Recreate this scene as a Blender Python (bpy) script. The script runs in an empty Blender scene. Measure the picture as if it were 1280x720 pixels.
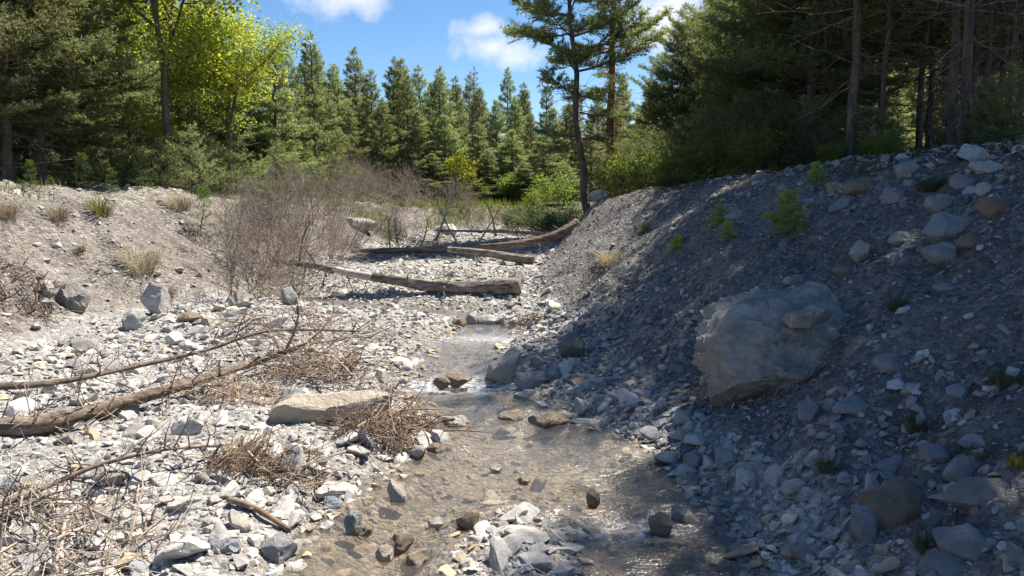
import bpy, bmesh, math, random
import numpy as np
from mathutils import Vector, Matrix

rng = np.random.default_rng(7)
random.seed(7)
SC = bpy.context.scene
COL = SC.collection

# ------------------------------------------------------------------ camera
FPX = 925.0                      # focal length in pixels of the 1280 px wide photograph
PITCH = math.atan(110.0 / FPX)
CAMZ = 1.80
cam = bpy.data.cameras.new('camera')
cam.sensor_width = 36.0
cam.lens = FPX / 1280.0 * 36.0
cam.clip_start = 0.05
cam.clip_end = 3000.0
camo = bpy.data.objects.new('camera', cam)
camo.location = (0, 0, CAMZ)
camo.rotation_euler = (math.pi / 2 - PITCH, 0, 0)
COL.objects.link(camo)
SC.camera = camo

# ------------------------------------------------------------------ light
SUN_AZ = math.radians(40.0)      # clockwise from the view direction (+Y)
SUN_EL = math.radians(58.0)
SKY_STRENGTH = 0.066
sun = bpy.data.lights.new('sun', 'SUN')
sun.energy = 5.0
sun.angle = math.radians(0.5)
sun.color = (1.0, 0.93, 0.83)
suno = bpy.data.objects.new('sun', sun)
sdir = Vector((math.sin(SUN_AZ) * math.cos(SUN_EL), math.cos(SUN_AZ) * math.cos(SUN_EL), math.sin(SUN_EL)))
suno.rotation_euler = (-sdir).to_track_quat('-Z', 'Y').to_euler()
suno.location = sdir * 60
COL.objects.link(suno)

SC.view_settings.view_transform = 'Standard'
SC.view_settings.look = 'None'
SC.view_settings.exposure = 1.2
SC.view_settings.gamma = 1.0
SC.view_settings.use_curve_mapping = False
SC.render.engine = 'CYCLES'
SC.cycles.use_denoising = True
SC.cycles.max_bounces = 6
SC.cycles.diffuse_bounces = 3
SC.cycles.glossy_bounces = 2
SC.cycles.transmission_bounces = 4
SC.cycles.transparent_max_bounces = 8
SC.cycles.caustics_reflective = False
SC.cycles.caustics_refractive = False

CT, ST = math.cos(PITCH), math.sin(PITCH)


def ray(px, py):
    u = (px - 640.0) / FPX
    v = (360.0 - py) / FPX
    return np.array([u, CT + v * ST, -ST + v * CT])


def at_y(px, py, y):
    d = ray(px, py)
    t = y / d[1]
    return Vector((d[0] * t, y, CAMZ + d[2] * t))


# ------------------------------------------------------------------ world: sky with a few clouds
def build_world():
    w = bpy.data.worlds.new('World')
    SC.world = w
    w.use_nodes = True
    nt = w.node_tree
    N, L = nt.nodes, nt.links
    N.clear()
    out = N.new('ShaderNodeOutputWorld')
    bg = N.new('ShaderNodeBackground')
    bg.inputs[1].default_value = SKY_STRENGTH
    L.new(bg.outputs[0], out.inputs[0])
    sky = N.new('ShaderNodeTexSky')
    sky.sky_type = 'NISHITA'
    sky.sun_disc = False
    sky.sun_elevation = SUN_EL
    sky.sun_rotation = SUN_AZ
    sky.altitude = 1200
    sky.air_density = 1.0
    sky.dust_density = 0.15
    sky.ozone_density = 2.0
    hs = N.new('ShaderNodeHueSaturation')
    hs.inputs['Saturation'].default_value = 1.2
    hs.inputs['Value'].default_value = 1.0
    L.new(sky.outputs[0], hs.inputs['Color'])
    tc = N.new('ShaderNodeTexCoord')

    def vm(op, a, b=None):
        n = N.new('ShaderNodeVectorMath'); n.operation = op
        for i, v in enumerate((a, b)):
            if v is None: continue
            if hasattr(v, 'links'): L.new(v, n.inputs[i])
            else: n.inputs[i].default_value = v
        return n

    def m(op, a, b=None, c=None, clamp=False):
        n = N.new('ShaderNodeMath'); n.operation = op; n.use_clamp = clamp
        for i, v in enumerate((a, b, c)):
            if v is None: continue
            if hasattr(v, 'links'): L.new(v, n.inputs[i])
            else: n.inputs[i].default_value = v
        return n.outputs[0]
    dirv = vm('NORMALIZE', tc.outputs['Generated']).outputs[0]
    nz = N.new('ShaderNodeTexNoise')
    nz.inputs['Scale'].default_value = 13.0
    nz.inputs['Detail'].default_value = 7.0
    nz.inputs['Roughness'].default_value = 0.6
    L.new(dirv, nz.inputs['Vector'])
    mask = None
    clouds = [((445, -2), 9.0, 22.0), ((612, 60), 12.0, 24.0), ((605, 36), 16.0, 34.0), ((835, 25), 9.0, 14.0), ((1010, -60), 6, 12), ((150, -120), 5, 11)]
    for (p, sx, sz) in clouds:
        d = Vector(ray(*p)).normalized()
        df = vm('SUBTRACT', dirv, d)
        sc = vm('MULTIPLY', df.outputs[0], (sx, sx, sz))
        ln = vm('LENGTH', sc.outputs[0])
        a = m('SUBTRACT', 1.0, ln.outputs['Value'])
        a = m('MULTIPLY_ADD', nz.outputs[0], 1.9, a)
        a = m('SUBTRACT', a, 1.25)
        a = m('MULTIPLY', a, 1.7, clamp=True)
        mask = a if mask is None else m('MAXIMUM', mask, a)
    # scattered fair-weather clouds all round the rest of the sky
    n2 = N.new('ShaderNodeTexNoise')
    n2.inputs['Scale'].default_value = 3.2
    n2.inputs['Detail'].default_value = 8.0
    n2.inputs['Roughness'].default_value = 0.58
    L.new(vm('MULTIPLY', dirv, (1, 1, 2.2)).outputs[0], n2.inputs['Vector'])
    s = m('MULTIPLY', m('SUBTRACT', n2.outputs[0], 0.655), 7.0, clamp=True)
    mask = m('MAXIMUM', mask, s)
    mask = m('MULTIPLY', mask, 0.86)
    mx = N.new('ShaderNodeMix'); mx.data_type = 'RGBA'
    L.new(mask, mx.inputs['Factor'])
    L.new(hs.outputs[0], mx.inputs[6])
    mx.inputs[7].default_value = (7.0, 7.1, 7.4, 1)
    L.new(mx.outputs[2], bg.inputs[0])


build_world()

# ------------------------------------------------------------------ numeric helpers
def vnoise(p, seed=0):
    """value noise in -1..1 for points (N,3)"""
    p = np.asarray(p, float)
    i = np.floor(p).astype(np.int64)
    f = p - i
    f = f * f * (3 - 2 * f)

    def h(a, b, c):
        n = (a * 374761393 + b * 668265263 + c * 1440662683 + seed * 982451653) & 0xFFFFFFFF
        n = ((n ^ (n >> 13)) * 1274126177) & 0xFFFFFFFF
        n = ((n ^ (n >> 15)) * 2246822519) & 0xFFFFFFFF
        return ((n ^ (n >> 16)) & 0xFFFF) / 32767.5 - 1.0
    x, y, z = i[:, 0], i[:, 1], i[:, 2]
    fx, fy, fz = f[:, 0], f[:, 1], f[:, 2]
    r = 0
    for dz in (0, 1):
        wz = fz if dz else 1 - fz
        for dy in (0, 1):
            wy = fy if dy else 1 - fy
            r = r + wz * wy * ((1 - fx) * h(x, y + dy, z + dz) + fx * h(x + 1, y + dy, z + dz))
    return r


def fbm(p, octv=4, seed=0, gain=0.5):
    a, s, r = 1.0, 1.0, 0.0
    for k in range(octv):
        r = r + a * vnoise(np.asarray(p) * s, seed + k * 17)
        a *= gain; s *= 2.03
    return r


def n2(x, y, sc, octv=3, seed=0):
    x = np.asarray(x, float); y = np.asarray(y, float)
    return fbm(np.stack([x * sc, y * sc, np.zeros_like(x) + 0.37], -1).reshape(-1, 3), octv, seed).reshape(x.shape)


def sstep(a, b, x):
    t = np.clip((np.asarray(x, float) - a) / (b - a), 0, 1)
    return t * t * (3 - 2 * t)


def smin(a, b, k):
    h = np.clip(0.5 + 0.5 * (b - a) / k, 0, 1)
    return b * (1 - h) + a * h - k * h * (1 - h)


# ------------------------------------------------------------------ the lie of the land
FOOT = [(-4.4, -60), (-4.8, 0), (-4.7, 5), (-4.85, 7.4), (-4.55, 9.3), (-4.15, 10.9), (-4.05, 13), (-4.1, 16), (-3.6, 20),
        (-2.5, 24), (-0.6, 27.5), (2, 30), (6, 32), (14, 33), (40, 36), (40, 30), (14, 27.5), (6, 26), (2.6, 23.6),
        (1.15, 21.0), (0.66, 17.6), (0.35, 14.2), (0.22, 11.8), (0.3, 10), (0.62, 7.6), (1.02, 5.6), (1.36, 4.2),
        (1.5, 2.5), (1.7, 0), (2.2, -10), (2.2, -60)]
RIGHT_FROM = 15                    # segments from here on are the right-hand bank
STREAM = [(0.4, -40, 1.2), (0.2, 0, 1.2), (0.05, 2.4, 1.15), (0.04, 3.7, 1.1), (0.19, 4.76, 0.86), (0.10, 5.5, 0.56), (-0.24, 6.15, 0.44),
          (-0.47, 6.7, 0.45), (-0.52, 7.4, 0.40), (-0.5, 8.3, 0.36), (-0.34, 9.4, 0.30), (-0.55, 10.3, 0.26), (-1.4, 10.8, 0.22),
          (-2.6, 11.3, 0.24), (-3.6, 11.9, 0.36), (-4.1, 12.8, 0.3)]


def poly_sd(x, y):
    """distance outside the valley-floor polygon (negative inside) and whether the nearest edge is on the right bank"""
    best = np.full(x.shape, 1e9)
    idx = np.zeros(x.shape, int)
    inside = np.zeros(x.shape, bool)
    n = len(FOOT)
    for k in range(n):
        ax, ay = FOOT[k]; bx, by = FOOT[(k + 1) % n]
        dx, dy = bx - ax, by - ay
        t = np.clip(((x - ax) * dx + (y - ay) * dy) / (dx * dx + dy * dy), 0, 1)
        d = np.hypot(x - ax - t * dx, y - ay - t * dy)
        m = d < best
        best = np.where(m, d, best); idx = np.where(m, k, idx)
        c = ((ay > y) != (by > y)) & (x < (bx - ax) * (y - ay) / (by - ay + 1e-12) + ax)
        inside ^= c
    return np.where(inside, -best, best), idx


def stream_sd(x, y):
    best = np.full(x.shape, 1e9)
    for k in range(len(STREAM) - 1):
        ax, ay, aw = STREAM[k]; bx, by, bw = STREAM[k + 1]
        dx, dy = bx - ax, by - ay
        t = np.clip(((x - ax) * dx + (y - ay) * dy) / (dx * dx + dy * dy), 0, 1)
        d = np.hypot(x - ax - t * dx, y - ay - t * dy) - (aw + (bw - aw) * t)
        best = np.minimum(best, d)
    best = best + 0.10 * n2(x, y, 1.7, 3, 5)
    # little gravel island
    isl = 1 - np.hypot((x - 0.05) / 0.34, (y - 3.55) / 0.62)
    best = np.maximum(best, isl * 0.4)
    return best


def floor_z(y):
    y = np.asarray(y, float)
    return 0.02 * (np.clip(y, -40, 14) - 3) + 0.032 * np.clip(y - 15, 0, 22) + 0.06 * sstep(6.7, 7.05, y) - 0.02 + 0.03 * sstep(3.9, 4.2, y)


def water_z(y):
    return floor_z(y) - 0.035


def terrain(x, y, full=False):
    x = np.asarray(x, float); y = np.asarray(y, float)
    sh = x.shape
    x = x.ravel(); y = y.ravel()
    D, idx = poly_sd(x, y)
    s = stream_sd(x, y)
    right = (idx >= RIGHT_FROM) & (idx < 30)
    F = floor_z(y)
    # floor: shallow bed inside the stream, gravel bar outside
    bed = F - 0.045 - 0.12 * sstep(0.0, 0.4, -s)
    bar = F - 0.045 + (0.13 * sstep(0.0, 0.5, s) + 0.10 * sstep(0.5, 2.2, s)) * (1 - 0.6 * sstep(13, 17, y))
    z = np.where(s < 0, bed, bar)
    z = z + (0.05 * n2(x, y, 0.9, 3, 1) + 0.022 * n2(x, y, 4.0, 3, 2)) * sstep(-0.1, 0.3, s) + 0.018 * n2(x, y, 6.0, 2, 9)
    # banks
    dw = D + 0.22 * n2(x, y, 0.55, 3, 3)
    dw = np.where(D > -0.8, dw, D)
    dp = np.clip(dw, 0, None)
    slope = np.where(right, 0.62 + 0.55 * sstep(13, 18.5, y), 0.70)
    ramp = slope * (dp - 0.22 * (1 - np.exp(-dp / 0.22)))
    farw = sstep(22, 27, y) * (1 - sstep(3, 8, x)) * sstep(-9, -4, x)
    T = 2.0 + 0.22 * sstep(0, 4, x) * (1 - sstep(12, 21, y))
    T = T * (1 - farw) + 1.72 * farw
    T = T + 0.10 * np.clip(-13 - x, 0, 60) + 0.10 * np.clip(y - 35, 0, 90) + 0.06 * np.clip(x - 12, 0, 60) + 0.17 * np.clip(x - 4.6, 0, 7) * (1 - sstep(12, 20, y))
    T = T + 0.05 * n2(x, y, 0.5, 3, 21)
    rise = np.maximum(T - F - 0.2, 0.2)
    bank = smin(ramp, rise, 0.35)
    bank = np.maximum(bank, 0) * sstep(0.0, 0.15, dp)
    rough = sstep(0.1, 0.6, dp)
    gully = n2(x * 0.55 + 0.8 * y * 0.2, y * 1.6, 1.0, 3, 31)
    z = z + bank + rough * (0.05 * n2(x, y, 1.3, 3, 4) + 0.045 * n2(x, y, 5.0, 3, 6) + 0.07 * gully + 0.02 * n2(x, y, 10.0, 2, 8))
    z = z.reshape(sh)
    if full:
        return z, D.reshape(sh), s.reshape(sh), right.reshape(sh), bank.reshape(sh) / rise.reshape(sh)
    return z


def tz(x, y):
    return float(terrain(np.array([x]), np.array([y]))[0])


def hit(px, py, tmax=60):
    """where the line of sight through a pixel of the photograph meets the ground"""
    d = ray(px, py)
    t = np.concatenate([np.arange(1.5, 16, 0.02), np.arange(16, tmax, 0.08)])
    P = np.array([0, 0, CAMZ]) + t[:, None] * d
    below = P[:, 2] < terrain(P[:, 0], P[:, 1])
    if not below.any():
        return Vector(P[-1])
    k = int(np.argmax(below))
    p = P[k]
    return Vector((p[0], p[1], tz(p[0], p[1])))


def crest(px, y0=12.0, y1=24.0):
    """the skyline point of the ground in a pixel column"""
    y = np.linspace(y0, y1, 200); x = (px - 640.0) / FPX * y * CT
    z = terrain(x, y)
    k = int(np.argmax((z - CAMZ) / y))
    return Vector((x[k], y[k], z[k]))


# ------------------------------------------------------------------ mesh helpers
def mk_mesh(name, V, T, mat, smooth=False, col=None):
    V = np.ascontiguousarray(V, np.float32); T = np.ascontiguousarray(T, np.int32)
    me = bpy.data.meshes.new(name)
    me.vertices.add(len(V)); me.loops.add(T.size); me.polygons.add(len(T))
    me.vertices.foreach_set('co', V.ravel())
    me.loops.foreach_set('vertex_index', T.ravel())
    me.polygons.foreach_set('loop_start', np.arange(0, T.size, T.shape[1], dtype=np.int32))
    me.polygons.foreach_set('use_smooth', np.full(len(T), smooth, bool))
    if col is not None:
        a = me.attributes.new('col', 'FLOAT_COLOR', 'POINT')
        c = np.ones((len(V), 4), np.float32); c[:, :3] = col
        a.data.foreach_set('color', c.ravel())
    me.update(calc_edges=True)
    if mat is not None:
        me.materials.append(mat)
    return me


def link(name, me, parent=None):
    o = bpy.data.objects.new(name, me)
    COL.objects.link(o)
    if parent is not None:
        o.parent = parent
    return o


def tag(o, label=None, cat=None, group=None, kind=None):
    if label: o['label'] = label
    if cat: o['category'] = cat
    if group: o['group'] = group
    if kind: o['kind'] = kind
    return o


def empty(name, loc=(0, 0, 0), rz=0.0, sc=1.0):
    o = bpy.data.objects.new(name, None)
    o.empty_display_size = 0.2
    o.location = loc; o.rotation_euler = (0, 0, rz)
    o.scale = (sc, sc, sc) if not hasattr(sc, '__len__') else sc
    COL.objects.link(o)
    return o


class MB:
    """collects triangles"""
    def __init__(self):
        self.v = []; self.t = []; self.c = []; self.n = 0

    def add(self, V, T, c=(1, 1, 1)):
        V = np.asarray(V, float)
        self.v.append(V); self.t.append(np.asarray(T) + self.n)
        c = np.asarray(c, float)
        self.c.append(np.broadcast_to(c, (len(V), 3)))
        self.n += len(V)

    def tube(self, pts, rad, sides=5, c=(1, 1, 1), cap=True, bark=0.0, seed=0):
        P = np.asarray(pts, float); R = np.asarray(rad, float)
        n = len(P)
        tg = np.gradient(P, axis=0)
        tg /= np.linalg.norm(tg, axis=1, keepdims=True) + 1e-9
        ref = np.array([0, 0, 1.0]) if abs(tg[0][2]) < 0.9 else np.array([1.0, 0, 0])
        a = np.cross(tg, ref); a /= np.linalg.norm(a, axis=1, keepdims=True) + 1e-9
        b = np.cross(tg, a)
        th = np.arange(sides) * 2 * math.pi / sides
        ring = (np.cos(th)[None, :, None] * a[:, None, :] + np.sin(th)[None, :, None] * b[:, None, :])
        rr = R[:, None, None] * np.ones((n, sides, 1))
        if bark:
            q = np.stack(np.broadcast_arrays(np.cos(th)[None, :] * 4.5, np.sin(th)[None, :] * 4.5, np.arange(n)[:, None] * 0.22), -1).reshape(-1, 3)
            rr = rr * (1 + bark * fbm(q, 3, seed).reshape(n, sides, 1))
        V = (P[:, None, :] + ring * rr).reshape(-1, 3)
        i = np.arange(n - 1)[:, None] * sides + np.arange(sides)[None, :]
        j = np.arange(n - 1)[:, None] * sides + (np.arange(sides)[None, :] + 1) % sides
        q = np.stack([i, j, j + sides, i + sides], -1).reshape(-1, 4)
        T = np.concatenate([q[:, [0, 1, 2]], q[:, [0, 2, 3]]])
        if cap:
            V = np.concatenate([V, P[:1], P[-1:]])
            k = np.arange(sides); k2 = (k + 1) % sides
            T = np.concatenate([T, np.stack([k2, k, np.full(sides, n * sides)], -1),
                                np.stack([k + (n - 1) * sides, k2 + (n - 1) * sides, np.full(sides, n * sides + 1)], -1)])
        self.add(V, T, c)

    def sticks(self, A, B, ra, rb, c):
        """many thin straight three-sided twigs at once"""
        A = np.asarray(A, float); B = np.asarray(B, float); n = len(A)
        if not n: return
        ra = np.broadcast_to(np.asarray(ra, float), (n,)); rb = np.broadcast_to(np.asarray(rb, float), (n,))
        t = B - A; t /= np.linalg.norm(t, axis=1, keepdims=True) + 1e-9
        ref = np.where(np.abs(t[:, 2:3]) < 0.9, np.array([[0, 0, 1.0]]), np.array([[1.0, 0, 0]]))
        u = np.cross(t, ref); u /= np.linalg.norm(u, axis=1, keepdims=True) + 1e-9
        v = np.cross(t, u)
        V = np.zeros((n, 6, 3))
        for k in range(3):
            d = math.cos(k * 2.0944) * u + math.sin(k * 2.0944) * v
            V[:, k] = A + d * ra[:, None]; V[:, 3 + k] = B + d * rb[:, None]
        T = np.array([[0, 1, 4], [0, 4, 3], [1, 2, 5], [1, 5, 4], [2, 0, 3], [2, 3, 5]])
        T = T[None] + (np.arange(n) * 6)[:, None, None]
        c = np.broadcast_to(np.asarray(c, float), (n, 3))
        self.add(V.reshape(-1, 3), T.reshape(-1, 3), np.repeat(c, 6, 0))

    def mesh(self, name, mat, smooth=True):
        return mk_mesh(name, np.concatenate(self.v), np.concatenate(self.t), mat, smooth, np.concatenate(self.c))


# ------------------------------------------------------------------ materials
def new_mat(name):
    m = bpy.data.materials.new(name)
    m.use_nodes = True
    nt = m.node_tree
    nt.nodes.clear()
    out = nt.nodes.new('ShaderNodeOutputMaterial')
    return m, nt, out


class NT:
    def __init__(self, nt):
        self.nt = nt; self.N = nt.nodes; self.L = nt.links

    def put(self, sock, v):
        if hasattr(v, 'links'): self.L.new(v, sock)
        else: sock.default_value = v

    def math(self, op, a, b=None, c=None, clamp=False):
        n = self.N.new('ShaderNodeMath'); n.operation = op; n.use_clamp = clamp
        for i, v in enumerate((a, b, c)):
            if v is not None: self.put(n.inputs[i], v)
        return n.outputs[0]

    def noise(self, vec, scale, detail=4, rough=0.55, out=0):
        n = self.N.new('ShaderNodeTexNoise')
        n.inputs['Scale'].default_value = scale; n.inputs['Detail'].default_value = detail; n.inputs['Roughness'].default_value = rough
        if vec is not None: self.L.new(vec, n.inputs['Vector'])
        return n.outputs[out]

    def voro(self, vec, scale, feature='F1', rand=1.0):
        n = self.N.new('ShaderNodeTexVoronoi'); n.feature = feature
        n.inputs['Scale'].default_value = scale; n.inputs['Randomness'].default_value = rand
        if vec is not None: self.L.new(vec, n.inputs['Vector'])
        return n

    def ramp(self, fac, stops):
        n = self.N.new('ShaderNodeValToRGB')
        e = n.color_ramp.elements
        while len(e) < len(stops): e.new(0.5)
        for el, (p, c) in zip(e, stops):
            el.position = p; el.color = (*c, 1) if len(c) == 3 else c
        self.L.new(fac, n.inputs[0])
        return n.outputs[0]

    def mix(self, f, a, b, mode='MIX'):
        n = self.N.new('ShaderNodeMix'); n.data_type = 'RGBA'; n.blend_type = mode
        self.put(n.inputs['Factor'], f)
        self.put(n.inputs[6], (*a, 1) if isinstance(a, tuple) and len(a) == 3 else a)
        self.put(n.inputs[7], (*b, 1) if isinstance(b, tuple) and len(b) == 3 else b)
        return n.outputs[2]

    def scale_col(self, colr, val):
        n = self.N.new('ShaderNodeVectorMath'); n.operation = 'SCALE'
        self.put(n.inputs[0], colr); self.put(n.inputs['Scale'], val)
        return n.outputs[0]

    def attr(self, name='col'):
        n = self.N.new('ShaderNodeAttribute'); n.attribute_name = name
        return n.outputs['Color']

    def bump(self, h, strength, dist, normal=None):
        n = self.N.new('ShaderNodeBump')
        n.inputs['Strength'].default_value = strength; n.inputs['Distance'].default_value = dist
        self.L.new(h, n.inputs['Height'])
        if normal is not None: self.L.new(normal, n.inputs['Normal'])
        return n.outputs[0]

    def bsdf(self, colr, rough=0.85, normal=None, spec=0.3):
        n = self.N.new('ShaderNodeBsdfPrincipled')
        self.put(n.inputs['Base Color'], (*colr, 1) if isinstance(colr, tuple) and len(colr) == 3 else colr)
        self.put(n.inputs['Roughness'], rough)
        n.inputs['Specular IOR Level'].default_value = spec
        if normal is not None: self.L.new(normal, n.inputs['Normal'])
        return n.outputs[0]

    def coord(self, which='Object'):
        return self.N.new('ShaderNodeTexCoord').outputs[which]


def ground_material():
    m, nt, out = new_mat('ground_gravel_and_soil')
    g = NT(nt)
    p = g.coord('Object')
    base = g.attr('col')
    v1 = g.voro(p, 22.0); v2 = g.voro(p, 60.0); v3 = g.voro(p, 9.0)
    val1 = g.ramp(v1.outputs['Color'], [(0, (0.55,) * 3), (0.5, (0.95,) * 3), (1, (1.5,) * 3)])
    val2 = g.ramp(v2.outputs['Color'], [(0, (0.7,) * 3), (1, (1.3,) * 3)])
    c = g.mix(1.0, base, val1, 'MULTIPLY')
    c = g.mix(1.0, c, val2, 'MULTIPLY')
    nz = g.ramp(g.noise(p, 1.3, 6), [(0.3, (0.8,) * 3), (0.7, (1.15,) * 3)])
    c = g.mix(1.0, c, nz, 'MULTIPLY')
    h = g.math('ADD', g.math('MULTIPLY', v1.outputs['Distance'], -1.0), g.math('MULTIPLY', v2.outputs['Distance'], -0.45))
    h = g.math('ADD', h, g.math('MULTIPLY', g.noise(p, 120, 3), 0.25))
    n = g.bump(h, 0.9, 0.03)
    nt.links.new(g.bsdf(c, 0.92, n, 0.2), out.inputs[0])
    return m


def stone_material(name, use_object_colour=False, wet=0.0):
    m, nt, out = new_mat(name)
    g = NT(nt)
    p = g.coord('Object')
    if use_object_colour:
        oi = g.N.new('ShaderNodeObjectInfo')
        base = oi.outputs['Color']
        sc = 1.0
    else:
        base = g.attr('col'); sc = 1.0
    geo = g.N.new('ShaderNodeNewGeometry')
    pw = geo.outputs['Position']
    a = g.ramp(g.noise(pw, 24, 6, 0.65), [(0.3, (0.72,) * 3), (0.7, (1.2,) * 3)])
    c = g.mix(1.0, base, a, 'MULTIPLY')
    stain = g.ramp(g.noise(pw, 6, 4), [(0.55, (0,) * 3), (0.75, (1,) * 3)])
    c = g.mix(g.math('MULTIPLY', stain, 0.35), c, g.mix(1.0, c, (0.95, 0.78, 0.55), 'MULTIPLY'))
    h = g.noise(pw, 55, 6, 0.7)
    n = g.bump(h, 0.55, 0.012)
    nt.links.new(g.bsdf(c, 0.85 - 0.5 * wet, n, 0.25 + 0.3 * wet), out.inputs[0])
    return m


def boulder_material(name, colr, colr2, band_dir=(0.3, 0.2, 1.0), band=14.0, stain=(0.30, 0.2, 0.1), stain_amt=0.4, lichen=0.0, contrast=0.35):
    m, nt, out = new_mat(name)
    g = NT(nt)
    p = g.coord('Object')
    dotn = g.N.new('ShaderNodeVectorMath'); dotn.operation = 'DOT_PRODUCT'
    g.L.new(p, dotn.inputs[0]); dotn.inputs[1].default_value = Vector(band_dir).normalized()
    wob = g.math('MULTIPLY', g.noise(p, 3.0, 5), 0.25)
    lay = g.math('ADD', dotn.outputs['Value'], wob)
    comb = g.N.new('ShaderNodeCombineXYZ')
    g.L.new(g.math('MULTIPLY', lay, band), comb.inputs[2])
    strata = g.noise(comb.outputs[0], 1.0, 6, 0.7)
    c = g.mix(g.ramp(strata, [(0.35, (0,) * 3), (0.65, (1,) * 3)]), colr, colr2)
    f = g.ramp(g.noise(p, 9, 8, 0.7), [(0.25, (1 - contrast,) * 3), (0.75, (1 + contrast,) * 3)])
    c = g.mix(1.0, c, f, 'MULTIPLY')
    s = g.ramp(g.noise(p, 2.3, 5), [(0.5, (0,) * 3), (0.72, (1,) * 3)])
    c = g.mix(g.math('MULTIPLY', s, stain_amt), c, stain)
    if lichen:
        l = g.ramp(g.noise(p, 15, 5, 0.75), [(0.56, (0,) * 3), (0.62, (1,) * 3)])
        c = g.mix(g.math('MULTIPLY', l, lichen), c, (0.55, 0.55, 0.5))
    vein = g.voro(p, 3.5, 'DISTANCE_TO_EDGE')
    crack = g.ramp(vein.outputs['Distance'], [(0.0, (0,) * 3), (0.03, (1,) * 3)])
    crackn = g.ramp(g.noise(p, 2.0, 3), [(0.40, (1,) * 3), (0.7, (0.4,) * 3)])
    ck = g.math('MAXIMUM', crack, g.math('ADD', crackn, 0.35, clamp=True))
    h = g.math('ADD', g.math('MULTIPLY', g.noise(p, 14, 9, 0.72), 1.0), g.math('MULTIPLY', strata, 0.5))
    h = g.math('ADD', h, g.math('MULTIPLY', ck, 0.4))
    n = g.bump(h, 1.0, 0.06)
    nt.links.new(g.bsdf(c, 0.88, n, 0.2), out.inputs[0])
    return m


def foliage_material(name, dark, light, trans=0.35, hue_var=0.06, tcol=None):
    m, nt, out = new_mat(name)
    g = NT(nt)
    a = g.attr('col')
    sep = g.N.new('ShaderNodeSeparateColor'); g.L.new(a, sep.inputs[0])
    c = g.mix(sep.outputs[0], dark, light)
    oi = g.N.new('ShaderNodeObjectInfo')
    v = g.math('MULTIPLY_ADD', oi.outputs['Random'], 0.5, 0.75)
    c = g.scale_col(c, v)
    hs = g.N.new('ShaderNodeHueSaturation')
    g.L.new(c, hs.inputs['Color'])
    g.L.new(g.math('MULTIPLY_ADD', oi.outputs['Random'], hue_var, 0.5 - hue_var / 2), hs.inputs['Hue'])
    c = hs.outputs[0]
    d = g.bsdf(c, 0.6, None, 0.25)
    t = g.N.new('ShaderNodeBsdfTranslucent')
    tc = g.mix(1.0, c, tcol if tcol else (1.25, 1.35, 0.6), 'MULTIPLY')
    g.L.new(tc, t.inputs['Color'])
    mx = g.N.new('ShaderNodeMixShader'); mx.inputs[0].default_value = trans
    g.L.new(d, mx.inputs[1]); g.L.new(t.outputs[0], mx.inputs[2])
    nt.links.new(mx.outputs[0], out.inputs[0])
    return m


def wood_material(name, c1, c2, scale=18.0, bump=0.6, stretch=(1, 1, 0.15), attr_mul=True):
    m, nt, out = new_mat(name)
    g = NT(nt)
    p = g.coord('Object')
    mp = g.N.new('ShaderNodeMapping'); g.L.new(p, mp.inputs[0]); mp.inputs['Scale'].default_value = stretch
    nz = g.noise(mp.outputs[0], scale, 7, 0.7)
    c = g.mix(g.ramp(nz, [(0.35, (0,) * 3), (0.65, (1,) * 3)]), c1, c2)
    c = g.mix(1.0, c, g.ramp(g.noise(p, 2.5, 4), [(0.3, (0.75,) * 3), (0.7, (1.2,) * 3)]), 'MULTIPLY')
    if attr_mul:
        c = g.mix(1.0, c, g.attr('col'), 'MULTIPLY')
    n = g.bump(nz, bump, 0.02)
    nt.links.new(g.bsdf(c, 0.9, n, 0.15), out.inputs[0])
    return m


def water_material():
    m, nt, out = new_mat('clear_shallow_water')
    g = NT(nt)
    p = g.coord('Object')
    mp = g.N.new('ShaderNodeMapping'); g.L.new(p, mp.inputs[0]); mp.inputs['Scale'].default_value = (0.8, 1.5, 1)
    h = g.math('ADD', g.noise(mp.outputs[0], 7, 4, 0.6), g.math('MULTIPLY', g.noise(mp.outputs[0], 24, 3, 0.6), 0.45))
    n = g.bump(h, 0.4, 0.06)
    tr = g.N.new('ShaderNodeBsdfTransparent'); tr.inputs[0].default_value = (0.90, 0.885, 0.83, 1)
    gl = g.N.new('ShaderNodeBsdfGlossy'); gl.inputs['Roughness'].default_value = 0.26
    gl.inputs['Color'].default_value = (1, 1, 1, 1)
    g.L.new(n, gl.inputs['Normal'])
    fr = g.N.new('ShaderNodeFresnel'); fr.inputs['IOR'].default_value = 1.4
    g.L.new(n, fr.inputs['Normal'])
    mx = g.N.new('ShaderNodeMixShader'); g.L.new(fr.outputs[0], mx.inputs[0])
    silt = g.N.new('ShaderNodeBsdfDiffuse'); silt.inputs[0].default_value = (0.34, 0.305, 0.25, 1)
    body = g.N.new('ShaderNodeMixShader'); body.inputs[0].default_value = 0.11
    g.L.new(tr.outputs[0], body.inputs[1]); g.L.new(silt.outputs[0], body.inputs[2])
    g.L.new(body.outputs[0], mx.inputs[1]); g.L.new(gl.outputs[0], mx.inputs[2])
    # whitewater on the little drops
    a = g.attr('col')
    sep = g.N.new('ShaderNodeSeparateColor'); g.L.new(a, sep.inputs[0])
    fo = g.math('MULTIPLY', sep.outputs[0], g.ramp(g.noise(mp.outputs[0], 22, 5, 0.7), [(0.42, (0,) * 3), (0.62, (1,) * 3)]), clamp=True)
    df = g.N.new('ShaderNodeBsdfDiffuse'); df.inputs[0].default_value = (0.8, 0.82, 0.84, 1)
    mx2 = g.N.new('ShaderNodeMixShader'); g.L.new(fo, mx2.inputs[0])
    g.L.new(mx.outputs[0], mx2.inputs[1]); g.L.new(df.outputs[0], mx2.inputs[2])
    nt.links.new(mx2.outputs[0], out.inputs[0])
    return m


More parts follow.
